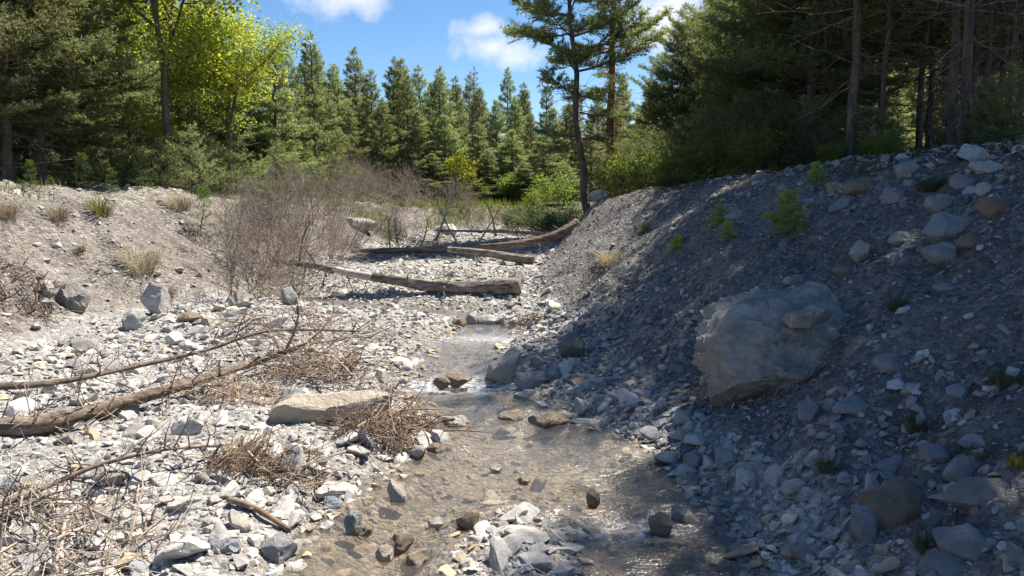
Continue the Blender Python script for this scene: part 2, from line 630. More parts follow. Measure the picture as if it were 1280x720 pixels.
M = dict(
    ground=ground_material(),
    pebble=stone_material('loose_pebble'),
    stone=stone_material('loose_stone', True),
    bark=wood_material('grey_brown_pine_bark', (0.07, 0.054, 0.043), (0.25, 0.20, 0.16), 14, 1.0),
    bark_shaded=wood_material('shaded_pine_bark', (0.05, 0.04, 0.033), (0.17, 0.14, 0.115), 14, 1.0),  # pine bark again, darkened: shade inside the forest is in the colour
    bark_orange=wood_material('orange_pine_bark', (0.12, 0.065, 0.04), (0.36, 0.21, 0.13), 12, 0.8),
    deadwood=wood_material('bleached_dead_wood', (0.14, 0.11, 0.088), (0.36, 0.30, 0.25), 22, 0.8, (0.4, 0.4, 0.4)),
    logbark=wood_material('weathered_log_bark', (0.07, 0.055, 0.045), (0.40, 0.34, 0.275), 20, 1.4, (0.16, 1, 1)),
    palewood=wood_material('peeled_pale_wood', (0.36, 0.32, 0.27), (0.56, 0.52, 0.46), 16, 0.4, (0.15, 1, 1)),
    twig=wood_material('dry_twig', (0.17, 0.145, 0.125), (0.36, 0.32, 0.28), 20, 0.2, (1, 1, 1)),
    needle=foliage_material('pine_needles', (0.115, 0.138, 0.066), (0.29, 0.315, 0.165), 0.55, 0.04, (1.12, 1.18, 0.75)),
    needle_shaded=foliage_material('shaded_pine_needles', (0.085, 0.108, 0.05), (0.21, 0.24, 0.11), 0.55, 0.03, (1.12, 1.2, 0.7)),  # darker copy of the pine needles, forest shade put into the colour
    needle_young=foliage_material('young_pine_needles', (0.05, 0.085, 0.025), (0.13, 0.19, 0.05), 0.35, 0.03),
    needle_seed=foliage_material('sun_tinted_seedling_needles', (0.16, 0.22, 0.05), (0.36, 0.42, 0.10), 0.5, 0.02),  # brightened so seedlings look sunlit; the sunlight is in the colour
    leaf_lime=foliage_material('lime_green_leaves', (0.18, 0.235, 0.045), (0.42, 0.45, 0.11), 0.52, 0.03, (1.3, 1.2, 0.5)),
    leaf_green=foliage_material('fresh_green_leaves', (0.10, 0.14, 0.032), (0.25, 0.30, 0.075), 0.52, 0.05),
    leaf_yellow=foliage_material('yellow_green_leaves', (0.10, 0.15, 0.012), (0.30, 0.27, 0.015), 0.45, 0.02, (1.3, 1.2, 0.4)),
    leaf_grey=foliage_material('grey_green_willow_leaves', (0.07, 0.09, 0.05), (0.15, 0.18, 0.10), 0.4, 0.03),
    grass=foliage_material('green_grass_blades', (0.09, 0.11, 0.03), (0.22, 0.23, 0.08), 0.4, 0.03),
    drygrass=foliage_material('dry_grass_blades', (0.24, 0.20, 0.13), (0.48, 0.42, 0.29), 0.3, 0.02, (1, 1, 0.9)),
    darkgrass=foliage_material('dark_grass_blades', (0.06, 0.065, 0.03), (0.16, 0.15, 0.075), 0.35, 0.02),
    water=water_material(),
)

# ------------------------------------------------------------------ ground
def build_ground():
    def axis(lo, hi, step, far_lo, far_hi, k):
        core = np.arange(lo, hi + 1e-6, step)
        def grow(a0, far, sgn):
            r = []; s = step; a = a0
            while (a < far if sgn > 0 else a > far):
                s *= k; a += sgn * s; r.append(a)
            return r
        return np.array(grow(lo, far_lo, -1)[::-1] + list(core) + grow(hi, far_hi, 1))
    xs = axis(-8.0, 5.6, 0.055, -900, 900, 1.16)
    ys = axis(1.8, 15.0, 0.06, -600, 1500, 1.05)
    X, Y = np.meshgrid(xs, ys)
    z, D, s, right, bf = terrain(X, Y, True)
    nx, ny = len(xs), len(ys)
    V = np.stack([X, Y, z], -1).reshape(-1, 3)
    i = (np.arange(ny - 1)[:, None] * nx + np.arange(nx - 1)[None, :]).ravel()
    T = np.stack([i, i + 1, i + nx + 1, i + nx], -1)
    nA = n2(X, Y, 0.8, 4, 41)[..., None]; nB = n2(X, Y, 2.5, 4, 43)[..., None]
    def c(*a): return np.array(a)
    gravel = c(0.40, 0.385, 0.36) + 0.04 * nA
    bedc = c(0.36, 0.285, 0.21) + 0.05 * nB
    lbank = c(0.245, 0.215, 0.188) + 0.035 * nA
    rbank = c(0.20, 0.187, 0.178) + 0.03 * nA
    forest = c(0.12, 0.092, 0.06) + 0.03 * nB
    lterr = c(0.30, 0.28, 0.22) + 0.05 * nB
    D_ = D[..., None]; s_ = s[..., None]; b_ = bf[..., None]
    fl = gravel + (bedc - gravel) * (1 - sstep(-0.12, 0.16, s_))
    # damp brownish silt at the stream margin
    fl = fl + (c(0.27, 0.235, 0.19) - fl) * (0.6 * (1 - sstep(0.05, 0.55, s_)))
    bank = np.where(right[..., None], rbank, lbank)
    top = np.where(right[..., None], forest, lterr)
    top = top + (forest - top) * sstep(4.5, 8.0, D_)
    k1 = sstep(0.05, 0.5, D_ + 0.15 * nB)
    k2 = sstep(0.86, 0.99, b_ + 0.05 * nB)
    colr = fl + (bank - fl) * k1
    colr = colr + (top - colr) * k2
    # green-brown ground on the far bank and beyond
    farg = sstep(26, 31, Y)[..., None] * sstep(0.0, 1.2, D_)
    colr = colr + (c(0.11, 0.115, 0.05) - colr) * farg * 0.8
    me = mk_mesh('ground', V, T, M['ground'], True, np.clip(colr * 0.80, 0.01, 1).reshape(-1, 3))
    o = link('ground', me)
    tag(o, 'rocky ravine floor with eroded gravel and soil banks', None, None, 'structure')
    return o


GROUND = build_ground()


def build_water():
    xs = np.arange(-4.8, 1.9, 0.045); ys = np.arange(-8.0, 13.4, 0.05)
    ys = np.concatenate([np.arange(-40, -8, 1.0), ys])
    X, Y = np.meshgrid(xs, ys)
    s = stream_sd(X, Y)
    z = water_z(Y) + 0.010 * n2(X, Y * 0.8, 5, 3, 71) + 0.006 * n2(X, Y, 14, 2, 73)
    riff = np.exp(-((Y - 6.8) / 0.17) ** 2) * sstep(-1.3, -0.8, X)
    riff2 = np.exp(-((Y - 3.95) / 0.14) ** 2 - ((X - 0.55 - 0.25 * n2(X, Y, 2, 2, 79)) / 0.30) ** 2) * 0.8
    riff3 = np.exp(-((Y - 8.7) / 0.25) ** 2) * 0.35
    z = z + 0.02 * (riff + riff2) * n2(X, Y, 9, 2, 77)
    foam = np.clip(0.8 * riff + 0.6 * riff2 + riff3, 0, 1)
    nx = len(xs)
    i = (np.arange(len(ys) - 1)[:, None] * nx + np.arange(nx - 1)[None, :])
    keep = (s[:-1, :-1] < 0.22)
    i = i[keep]
    T = np.stack([i, i + 1, i + nx + 1, i + nx], -1)
    V = np.stack([X, Y, z], -1).reshape(-1, 3)
    used, inv = np.unique(T, return_inverse=True)
    me = mk_mesh('stream_water', V[used], inv.reshape(T.shape), M['water'], True, np.repeat(foam.reshape(-1)[used][:, None], 3, 1))
    o = link('stream_water', me)
    tag(o, 'shallow clear stream running over brown stones', None, None, 'structure')


build_water()

# ------------------------------------------------------------------ stones
def hull_protos(n, npts, seed):
    r = np.random.default_rng(seed)
    out = []
    for k in range(n):
        bm = bmesh.new()
        p = r.normal(size=(npts, 3)); p /= np.linalg.norm(p, axis=1, keepdims=True)
        p *= r.uniform(0.8, 1.05, (npts, 1))
        for q in p: bm.verts.new(q)
        res = bmesh.ops.convex_hull(bm, input=bm.verts)
        bmesh.ops.delete(bm, geom=[e for e in set(res['geom_interior'] + res['geom_unused']) if isinstance(e, bmesh.types.BMVert)], context='VERTS')
        bmesh.ops.triangulate(bm, faces=bm.faces)
        bm.verts.ensure_lookup_table(); bm.verts.index_update()
        V = np.array([v.co for v in bm.verts]); T = np.array([[v.index for v in f.verts] for f in bm.faces])
        bm.free()
        out.append((V, T))
    return out


def ico(sub):
    bm = bmesh.new(); bmesh.ops.create_icosphere(bm, subdivisions=sub, radius=1.0)
    bm.verts.ensure_lookup_table()
    V = np.array([v.co for v in bm.verts]); T = np.array([[v.index for v in f.verts] for f in bm.faces])
    bm.free()
    return V, T


ICO = {k: ico(k) for k in (3, 4, 5, 6)}


def rock_shape(seed, sub=4, cuts=9, cut=(0.62, 0.9), rough=0.05, freq=1.6):
    r = np.random.default_rng(seed)
    V, T = ICO[sub]
    V = V.copy()
    for k in range(cuts):
        n = r.normal(size=3); n /= np.linalg.norm(n)
        o = r.uniform(*cut)
        d = V @ n - o
        V = V - np.outer(np.clip(d, 0, None) * 0.97, n)
    nn = V / (np.linalg.norm(V, axis=1, keepdims=True) + 1e-9)
    V = V + nn * (rough * fbm(V * freq + seed * 3.1, 4, seed))[:, None]
    return V, T


def rot_mats(r, n, tilt):
    a = r.uniform(0, 2 * np.pi, n); b = r.normal(0, tilt, n); c = r.normal(0, tilt, n)
    ca, sa, cb, sb, cc, sc_ = np.cos(a), np.sin(a), np.cos(b), np.sin(b), np.cos(c), np.sin(c)
    Rz = np.zeros((n, 3, 3)); Rz[:, 0, 0] = ca; Rz[:, 0, 1] = -sa; Rz[:, 1, 0] = sa; Rz[:, 1, 1] = ca; Rz[:, 2, 2] = 1
    Rx = np.zeros((n, 3, 3)); Rx[:, 0, 0] = 1; Rx[:, 1, 1] = cb; Rx[:, 1, 2] = -sb; Rx[:, 2, 1] = sb; Rx[:, 2, 2] = cb
    Ry = np.zeros((n, 3, 3)); Ry[:, 1, 1] = 1; Ry[:, 0, 0] = cc; Ry[:, 0, 2] = sc_; Ry[:, 2, 0] = -sc_; Ry[:, 2, 2] = cc
    return Rx @ Ry @ Rz


PAL = {
    'bar': ([(0.55, 0.52, 0.475), (0.64, 0.61, 0.56), (0.43, 0.43, 0.42), (0.56, 0.46, 0.32), (0.34, 0.32, 0.29), (0.60, 0.54, 0.44)], [.45, .20, .18, .035, .09, .045]),
    'bed': ([(0.40, 0.31, 0.215), (0.46, 0.38, 0.28), (0.46, 0.42, 0.36), (0.28, 0.22, 0.16), (0.55, 0.46, 0.33)], [.3, .3, .24, .06, .10]),
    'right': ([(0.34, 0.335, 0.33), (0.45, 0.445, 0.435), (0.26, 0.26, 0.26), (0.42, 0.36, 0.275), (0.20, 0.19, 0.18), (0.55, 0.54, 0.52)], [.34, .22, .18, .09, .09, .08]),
    'left': ([(0.44, 0.40, 0.35), (0.54, 0.51, 0.47), (0.36, 0.32, 0.28), (0.60, 0.57, 0.53)], [.42, .26, .22, .10]),
}

KEEP_OUT = []       # (x, y, r): footprints of boulders, filled in before the scatter


def scatter(n, box, accept, size, zone, seed, flat=(0.28, 0.66), pow_=2.2):
    """random stones in a box of ground; accept(x,y,D,s,right,bf)->probability; size(u)->radius"""
    r = np.random.default_rng(seed)
    x = r.uniform(box[0], box[1], n); y = r.uniform(box[2], box[3], n)
    z, D, s, right, bf = terrain(x, y, True)
    k = r.uniform(0, 1, n) < accept(x, y, D, s, right, bf)
    x, y, z = x[k], y[k], z[k]
    n = len(x)
    rad = size(r, n, x, y)
    e = 0.05
    gx = (terrain(x + e, y) - terrain(x - e, y)) / (2 * e); gy = (terrain(x, y + e) - terrain(x, y - e)) / (2 * e)
    nrm = np.stack([-gx, -gy, np.ones(n)], -1); nrm /= np.linalg.norm(nrm, axis=1, keepdims=True)
    S = np.stack([r.uniform(0.85, 1.35, n), r.uniform(0.6, 1.0, n), r.uniform(*flat, n)], -1) * rad[:, None]
    R = rot_mats(r, n, 0.28)
    # lean with the slope
    zax = np.array([0, 0, 1.0])
    t1 = np.cross(np.tile([0, 1.0, 0], (n, 1)), nrm); t1 /= np.linalg.norm(t1, axis=1, keepdims=True)
    t2 = np.cross(nrm, t1)
    B = np.stack([t1, t2, nrm], -1)
    R = B @ R
    P = np.stack([x, y, z], -1) + nrm * (S[:, 2] * r.uniform(-0.25, 0.48, n))[:, None]
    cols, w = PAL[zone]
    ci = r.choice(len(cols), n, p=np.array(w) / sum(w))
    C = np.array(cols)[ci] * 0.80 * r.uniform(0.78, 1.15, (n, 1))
    return dict(P=P, R=R, S=S, C=C, rad=rad, zone=np.array([zone] * n))


def sz(lo, hi, p):
    return lambda r, n, x, y: lo + (hi - lo) * r.uniform(0, 1, n) ** p


def lod(y0, y1):
    return lambda y: 1 - sstep(y0, y1, y) * 0.7


def acc_bar(x, y, D, s, right, bf):
    return np.where((s > -0.02) & (D < np.where(right, 0.25, -0.1)), 1.0, 0.0)


def acc_bar_coarse(x, y, D, s, right, bf):
    patch = n2(x, y, 0.8, 2, 61)
    return np.where((s > 0.0) & (D < np.where(right, 0.3, -0.15)), np.clip(0.55 + 1.1 * patch, 0.05, 1), 0.0)


def acc_bed(x, y, D, s, right, bf):
    return np.where((s < 0.12) & (s > -1.3), np.where(s > -0.15, 1.0, 0.6), 0.0)


def acc_right_low(x, y, D, s, right, bf):
    return np.where(right & (D > -0.6) & (s > 0.0), (1 - sstep(0.3, 1.7, D)), 0.0)


def acc_right_all(x, y, D, s, right, bf):
    return np.where(right & (D > 0.0) & (D < 6), 0.75 + 0.5 * n2(x, y, 1.0, 2, 63), 0.0)


def acc_right_high(x, y, D, s, right, bf):
    near = 1 - sstep(8, 14, y)
    return np.where(right & (D > 1.5) & (D < 6.5), sstep(1.7, 3.0, D) * (1 - sstep(4.6, 6.4, D)) * (0.25 + 0.75 * near), 0.0)


def acc_left(x, y, D, s, right, bf):
    return np.where((~right) & (D > -0.3) & (D < 5.5), 0.45 + 0.6 * n2(x, y, 1.1, 2, 65) + 0.6 * sstep(0.9, 1.0, bf), 0.0)


def acc_left_foot(x, y, D, s, right, bf):
    return np.where((~right) & (D > -0.6) & (D < 1.2), 1 - sstep(-0.2, 0.4, D), 0.0)


def acc_far(x, y, D, s, right, bf):
    return np.where((D < 0.3), 1.0, 0.0)


def gather_stones():
    L = [
        # near gravel bar
        scatter(21000, (-5.6, 1.6, 2.2, 9.0), acc_bar, sz(0.014, 0.042, 1.7), 'bar', 101),
        scatter(2600, (-5.6, 1.6, 2.2, 9.0), acc_bar_coarse, sz(0.04, 0.10, 2.2), 'bar', 102),
        scatter(280, (-5.4, 1.2, 2.6, 9.0), acc_bar_coarse, sz(0.07, 0.14, 2.4), 'bar', 103),
        scatter(560, (-2.6, 0.35, 2.6, 5.2), acc_bar, sz(0.04, 0.092, 1.8), 'bar', 107),
        scatter(250, (-4.6, -1.0, 4.6, 8.0), acc_bar, sz(0.04, 0.09, 2.0), 'bar', 108),
        # middle and far bar
        scatter(13000, (-5.6, 1.2, 9.0, 15.0), acc_bar, sz(0.022, 0.06, 1.7), 'bar', 104),
        scatter(2000, (-5.6, 1.2, 9.0, 15.0), acc_bar_coarse, sz(0.05, 0.12, 2.5), 'bar', 105),
        scatter(9000, (-6.0, 6.0, 15.0, 31.0), acc_far, sz(0.035, 0.12, 2.2), 'bar', 106),
        # stream bed
        scatter(5200, (-1.4, 1.7, 1.8, 10.6), acc_bed, sz(0.014, 0.05, 2.0), 'bed', 110),
        scatter(420, (-1.4, 1.6, 2.6, 10.6), acc_bed, sz(0.04, 0.10, 2.2), 'bed', 111),
        scatter(900, (-4.5, -0.4, 9.8, 13.2), acc_bed, sz(0.03, 0.08, 2.0), 'bed', 112),
        # apron and scree of the shaded bank
        scatter(9000, (0.0, 3.6, 2.0, 9.0), acc_right_low, sz(0.018, 0.055, 1.7), 'right', 120),
        scatter(1100, (0.0, 3.4, 2.0, 9.5), acc_right_low, sz(0.04, 0.09, 2.4), 'right', 121),
        scatter(30000, (0.3, 7.5, 2.0, 13.0), acc_right_all, sz(0.010, 0.032, 2.2), 'right', 122),
        scatter(7000, (0.3, 6.0, 9.0, 21.0), acc_right_all, sz(0.018, 0.06, 2.6), 'right', 123),
        scatter(2200, (1.5, 7.5, 3.0, 16.0), acc_right_high, sz(0.03, 0.085, 2.4), 'right', 124),
        scatter(300, (2.0, 7.0, 3.5, 12.0), acc_right_high, sz(0.07, 0.14, 2.4), 'right', 125),
        # sunlit soil bank
        scatter(24000, (-11, -4.0, 4.0, 17.0), acc_left, sz(0.010, 0.035, 2.4), 'left', 130),
        scatter(2400, (-11, -4.0, 4.0, 17.0), acc_left, sz(0.025, 0.085, 3.2), 'left', 131),
        scatter(700, (-6.8, -4.2, 4.0, 14.0), acc_left_foot, sz(0.025, 0.08, 2.0), 'left', 132),
    ]
    return {k: np.concatenate([d[k] for d in L]) for k in L[0]}


def build_stones(n_single=235):
    A = gather_stones()
    P = A['P']
    ok = np.ones(len(P), bool)
    for (bx, by, br) in KEEP_OUT:
        ok &= ~((np.hypot(P[:, 0] - bx, P[:, 1] - by) < br) & (A['rad'] > 0.035))
    A = {k: v[ok] for k, v in A.items()}
    P = A['P']
    # apparent size and whether it is in frame
    rel = P - np.array([0, 0, CAMZ])
    dep = rel[:, 1] * CT - rel[:, 2] * ST
    up = rel[:, 1] * ST + rel[:, 2] * CT
    px = 640 + FPX * rel[:, 0] / np.maximum(dep, 0.01); py = 360 - FPX * up / np.maximum(dep, 0.01)
    inv = (dep > 1) & (px > 6) & (px < 1274) & (py > 0) & (py < 712)
    app = np.where(inv, A['S'][:, 0] * np.sqrt(A['S'][:, 2] / A['S'][:, 0]) / dep, 0)
    order = np.argsort(-app)
    single = order[:n_single]
    # --- the ones that show largest, each its own object
    protos = []
    for k in range(16):
        V, T = rock_shape(500 + k, 4, 13 + k % 5, (0.34, 0.78), 0.05, 2.2)
        me = mk_mesh('stone', V * 1.2, T, M['stone'], True)
        me.set_sharp_from_angle(angle=math.radians(30))
        protos.append(me)
    info = {
        'bar': ('loose angular pale grey stone lying on the sunlit gravel bar', 'stones on the sunlit gravel bar'),
        'bed': ('brown wet stone lying in the shallow stream', 'stones in the stream bed'),
        'right': ('loose grey stone resting on the shaded scree slope', 'stones on the shaded scree slope'),
        'left': ('small beige stone sitting on the bare soil bank', 'stones on the bare soil bank'),
    }
    rr = np.random.default_rng(77)
    for i in single:
        o = bpy.data.objects.new('stone', protos[int(rr.integers(16))])
        COL.objects.link(o)
        m = np.eye(4); m[:3, :3] = A['R'][i] * (A['S'][i] * 1.12)[None, :]; m[:3, 3] = P[i]
        o.matrix_world = Matrix(m.tolist())
        o.color = (*A['C'][i], 1)
        zn = str(A['zone'][i])
        lab, grp = info[zn]
        c = A['C'][i]; lum = c.mean(); warm = c[0] - c[2]
        tone = ('rusty tan' if warm > 0.09 else 'cream' if warm > 0.06 else 'whitish' if lum > 0.46 else 'pale grey' if lum > 0.36 else 'mid grey' if lum > 0.27 else 'dark grey') if zn != 'bed' else \
               ('pale tan' if lum > 0.27 else 'brown' if lum > 0.2 else 'dark brown')
        fl = A['S'][i][2] / A['S'][i][1]
        form = 'thin flat' if fl < 0.55 else 'blocky' if fl > 0.85 else 'angular'
        x, y = P[i][0], P[i][1]
        if zn == 'bar':
            where = 'on the little gravel island in the stream' if abs(x - 0.05) < 0.6 and y < 4.4 else 'on the gravel by the water edge' if x > -1.7 else \
                    'on the open gravel near the tangle of dry twigs' if y < 4.6 else 'on the gravel around the weathered log' if y < 7 else 'on the gravel towards the soil bank'
        elif zn == 'right':
            D1 = float(poly_sd(np.array([x]), np.array([y]))[0][0])
            where = 'in the rubble at the shaded water edge' if D1 < 0.45 else 'on the shaded scree below the huge boulder' if D1 < 1.5 else 'on the middle of the shaded scree' if D1 < 2.6 else 'in the boulder field under the forest edge'
        elif zn == 'bed':
            where = 'lying in the stream pool' if y > 4.2 else 'lying in the riffle beside the gravel island'
        else:
            where = 'on the bare soil bank'
        tag(o, '%s %s stone %s' % (form, tone, where), 'stone', grp)
    # --- all smaller ones: real geometry, one sheet of stones per kind of ground
    rest = np.setdiff1d(np.arange(len(P)), single)
    small = hull_protos(14, 8, 5); big = hull_protos(18, 15, 6)
    names = {'bar': ('gravel', 'pale grey angular gravel covering the sunlit bar'), 'bed': ('streambed_gravel', 'brown pebbles covering the bed of the stream'),
             'right': ('scree', 'grey stone chips scattered over the shaded slope'), 'left': ('soil_bank_gravel', 'beige stone chips strewn over the soil bank')}
    for zone, (nm, lab) in names.items():
        mb = MB()
        ids = rest[A['zone'][rest] == zone]
        isb = app[ids] * FPX > 5.0
        for sub, pr in ((ids[isb], big), (ids[~isb], small)):
            pick = rr.integers(0, len(pr), len(sub))
            for k, (V, T) in enumerate(pr):
                q = sub[pick == k]
                if not len(q): continue
                W = np.einsum('nij,nvj->nvi', A['R'][q], V[None] * A['S'][q][:, None, :]) + P[q][:, None, :]
                TT = T[None] + (np.arange(len(q)) * len(V))[:, None, None]
                mb.add(W.reshape(-1, 3), TT.reshape(-1, 3), np.repeat(A['C'][q], len(V), 0))
        o = link(nm, mb.mesh(nm, M['pebble'], False))
        tag(o, lab, None, None, 'stuff')


# ------------------------------------------------------------------ boulders
BMAT = {
    'bigboulder': boulder_material('grey_schist_boulder', (0.34, 0.32, 0.285), (0.50, 0.475, 0.43), (0.25, 0.35, 1.0), 12, (0.20, 0.17, 0.13), 0.5, 0.12, 0.55),
    'cream': boulder_material('cream_limestone', (0.420, 0.386, 0.336), (0.521, 0.487, 0.428), (0.2, 0.1, 1.0), 8, (0.378, 0.302, 0.202), 0.35, 0.0, 0.25),
    'white': boulder_material('white_limestone', (0.470, 0.454, 0.420), (0.588, 0.571, 0.538), (0.2, 0.5, 1.0), 9, (0.420, 0.370, 0.286), 0.25, 0.0, 0.25),
    'grey': boulder_material('grey_limestone', (0.286, 0.290, 0.290), (0.403, 0.403, 0.395), (0.3, 0.1, 1.0), 10, (0.252, 0.202, 0.143), 0.3, 0.0, 0.3),
    'blue': boulder_material('blue_grey_limestone', (0.286, 0.302, 0.319), (0.386, 0.403, 0.420), (0.1, 0.3, 1.0), 9, (0.218, 0.202, 0.185), 0.25, 0.0, 0.25),
    'brown': boulder_material('brown_stained_rock', (0.25, 0.195, 0.14), (0.36, 0.295, 0.225), (0.3, 0.3, 1.0), 9, (0.118, 0.084, 0.059), 0.4, 0.0, 0.3),
    'ochre': boulder_material('ochre_limestone_slab', (0.50, 0.425, 0.32), (0.54, 0.48, 0.39), (0.1, 0.2, 1.0), 7, (0.437, 0.302, 0.134), 0.75, 0.0, 0.22),
    'slate': boulder_material('layered_grey_slate', (0.218, 0.202, 0.185), (0.386, 0.361, 0.328), (0.75, 0.15, 0.65), 26, (0.235, 0.185, 0.134), 0.3, 0.0, 0.3),
    'flag': boulder_material('bedded_grey_flagstone', (0.218, 0.206, 0.189), (0.370, 0.353, 0.328), (-0.25, 0.1, 1.0), 24, (0.227, 0.168, 0.109), 0.3, 0.0, 0.3),
    'green': boulder_material('greenish_grey_rock', (0.185, 0.197, 0.168), (0.286, 0.294, 0.260), (0.6, 0.1, 0.7), 8, (0.202, 0.168, 0.109), 0.5, 0.0, 0.3),
}


def outline_rock(outline, y, thick, mat, label, seed, sub=4, cuts=13, cut=(0.34, 0.72), rough=0.05, round_=1.0, name='boulder', group=None, lean=0.0, steps=None, planes=(), facets=7):
    """a boulder whose outline, seen from here, is the given pixel polygon; it stands at depth y and has its own thickness"""
    O = np.array(outline, float)
    cpx = (O.min(0) + O.max(0)) / 2
    rel = O - cpx
    ang = np.arctan2(-rel[:, 1], rel[:, 0]); rd = np.hypot(rel[:, 0], rel[:, 1])
    od = np.argsort(ang); ang, rd = ang[od], rd[od]
    ang = np.concatenate([ang[-1:] - 2 * np.pi, ang, ang[:1] + 2 * np.pi]); rd = np.concatenate([rd[-1:], rd, rd[:1]])
    V, T = ICO[sub]
    V = V.copy()
    r = np.random.default_rng(seed)
    for k in range(cuts):
        n = r.normal(size=3); n[1] = -abs(n[1]) * 1.2; n /= np.linalg.norm(n)
        V = V - np.outer(np.clip(V @ n - r.uniform(*cut), 0, None) * 0.98, n)
    a = np.arctan2(V[:, 2], V[:, 0]); rr = np.hypot(V[:, 0], V[:, 2])
    # outermost ring per direction becomes the drawn outline
    nb = 72
    bi = ((a + np.pi) / (2 * np.pi) * nb).astype(int) % nb
    mxr = np.zeros(nb); np.maximum.at(mxr, bi, rr)
    mxr = np.where(mxr > 0, mxr, 1); mxr = (np.roll(mxr, 1) + mxr + np.roll(mxr, -1)) / 3
    # straight edges between the outline's corners
    sx, sy = rd * np.cos(ang), rd * np.sin(ang)
    k = np.clip(np.searchsorted(ang, a) - 1, 0, len(ang) - 2)
    ex, ey = sx[k + 1] - sx[k], sy[k + 1] - sy[k]
    R = np.clip((sx[k] * ey - sy[k] * ex) / (np.cos(a) * ey - np.sin(a) * ex + 1e-9), 0.2 * rd.min(), 1.2 * rd.max())
    sc = y / FPX / CT * 1.0
    q = np.clip(rr / np.maximum(mxr[bi], 0.3), 0, 1.05) ** round_
    W = np.stack([np.cos(a) * q * R * sc, V[:, 1] * thick, np.sin(a) * q * R * sc], -1)
    W[:, 1] += lean * W[:, 2]
    size = max(np.ptp(O[:, 0]), np.ptp(O[:, 1])) * sc
    for k in range(facets):
        n = r.normal(size=3) * np.array([1, 1, 0.9]); n[1] = -abs(n[1]) - 0.25; n /= np.linalg.norm(n)
        d = W @ n
        W = W - np.outer(np.clip(d - d.max() * r.uniform(0.55, 0.85), 0, None) * 0.96, n)
    for n, off in planes:
        n = np.array(n, float); n /= np.linalg.norm(n)
        d = W @ n
        W = W - np.outer(np.clip(d - d.max() * off, 0, None) * 0.97, n)
    nn = W / (np.linalg.norm(W, axis=1, keepdims=True) + 1e-9)
    dsp = fbm(W / size * 3.0 + seed, 6, seed, 0.6)
    rid = 1 - np.abs(fbm(W / size * 2.2 + seed * 2, 5, seed + 5, 0.5)) * 2
    ter = np.round(fbm(W / size * 2.6 + seed * 1.7, 3, seed + 3) * 3.5) / 3.5
    W = W + nn * (rough * size * (0.7 * dsp + 0.35 * rid + 0.75 * ter - 0.25))[:, None]
    if steps:
        nd, cnt, amt = steps
        nd = np.array(nd, float); nd /= np.linalg.norm(nd)
        t = (W @ nd) / size * cnt + 0.9 * fbm(W / size * 3, 3, seed)
        saw = t - np.floor(t)
        msk = np.clip(0.5 + 1.5 * vnoise(W / size * 4 + 9, seed), 0, 1)
        W = W + nn * (amt * size * (saw ** 2 - 0.4) * msk)[:, None]
    W[:, 0] *= np.ptp(O[:, 0]) * sc / np.ptp(W[:, 0]); W[:, 2] *= np.ptp(O[:, 1]) * sc / np.ptp(W[:, 2])
    W[:, 0] -= (W[:, 0].max() + W[:, 0].min()) / 2; W[:, 2] -= (W[:, 2].max() + W[:, 2].min()) / 2
    c = at_y(cpx[0], cpx[1], y)
    if name == 'boulder' and size < 0.22: name = 'stone'
    o = link(name, mk_mesh(name, W, T, BMAT[mat], True))
    o.location = c
    try:
        o.data.set_sharp_from_angle(angle=math.radians(32))
    except Exception:
        pass
    tag(o, label, name, group)
    KEEP_OUT.append((c.x, c.y, max(np.ptp(O[:, 0]) * sc * 0.5, thick) * 0.9))
    return o


def pebble_outline(cx, cy, w, h, seed, n=None, j=0.17):
    r = np.random.default_rng(seed)
    n = n or int(r.integers(6, 9))
    a = np.arange(n) * 2 * np.pi / n + r.uniform(-0.3, 0.3, n) + r.uniform(0, 1)
    k = 1.06 + r.uniform(-j, j, n)
    return [(cx + math.cos(t) * w / 2 * q, cy + math.sin(t) * h / 2 * q) for t, q in zip(a, k)]


def ground_boulder(cx, cy, w, h, mat, label, seed, dep=0.75, **kw):
    """boulder around a pixel centre; its depth comes from the ground under its lower edge"""
    g = hit(cx, cy + h * 0.42)
    wet = False
    if float(stream_sd(np.array([g.x]), np.array([g.y]))[0]) < 0.0:      # standing in the stream: stand it in the water surface
        d = ray(cx, cy + h * 0.5)
        t = (CAMZ - float(water_z(g.y)) - 0.012) / -d[2]
        g = Vector((d[0] * t, d[1] * t, 0)); wet = True
    y = g.y + w * g.y / FPX * dep * 0.38
    o = outline_rock(pebble_outline(cx, cy, w, h * (1.35 if wet else 1), seed), y, w * g.y / FPX * 0.5 * dep + 0.01, mat, label, seed, **kw)
    if wet: o.location.z -= h * y / FPX * 0.32
    return o


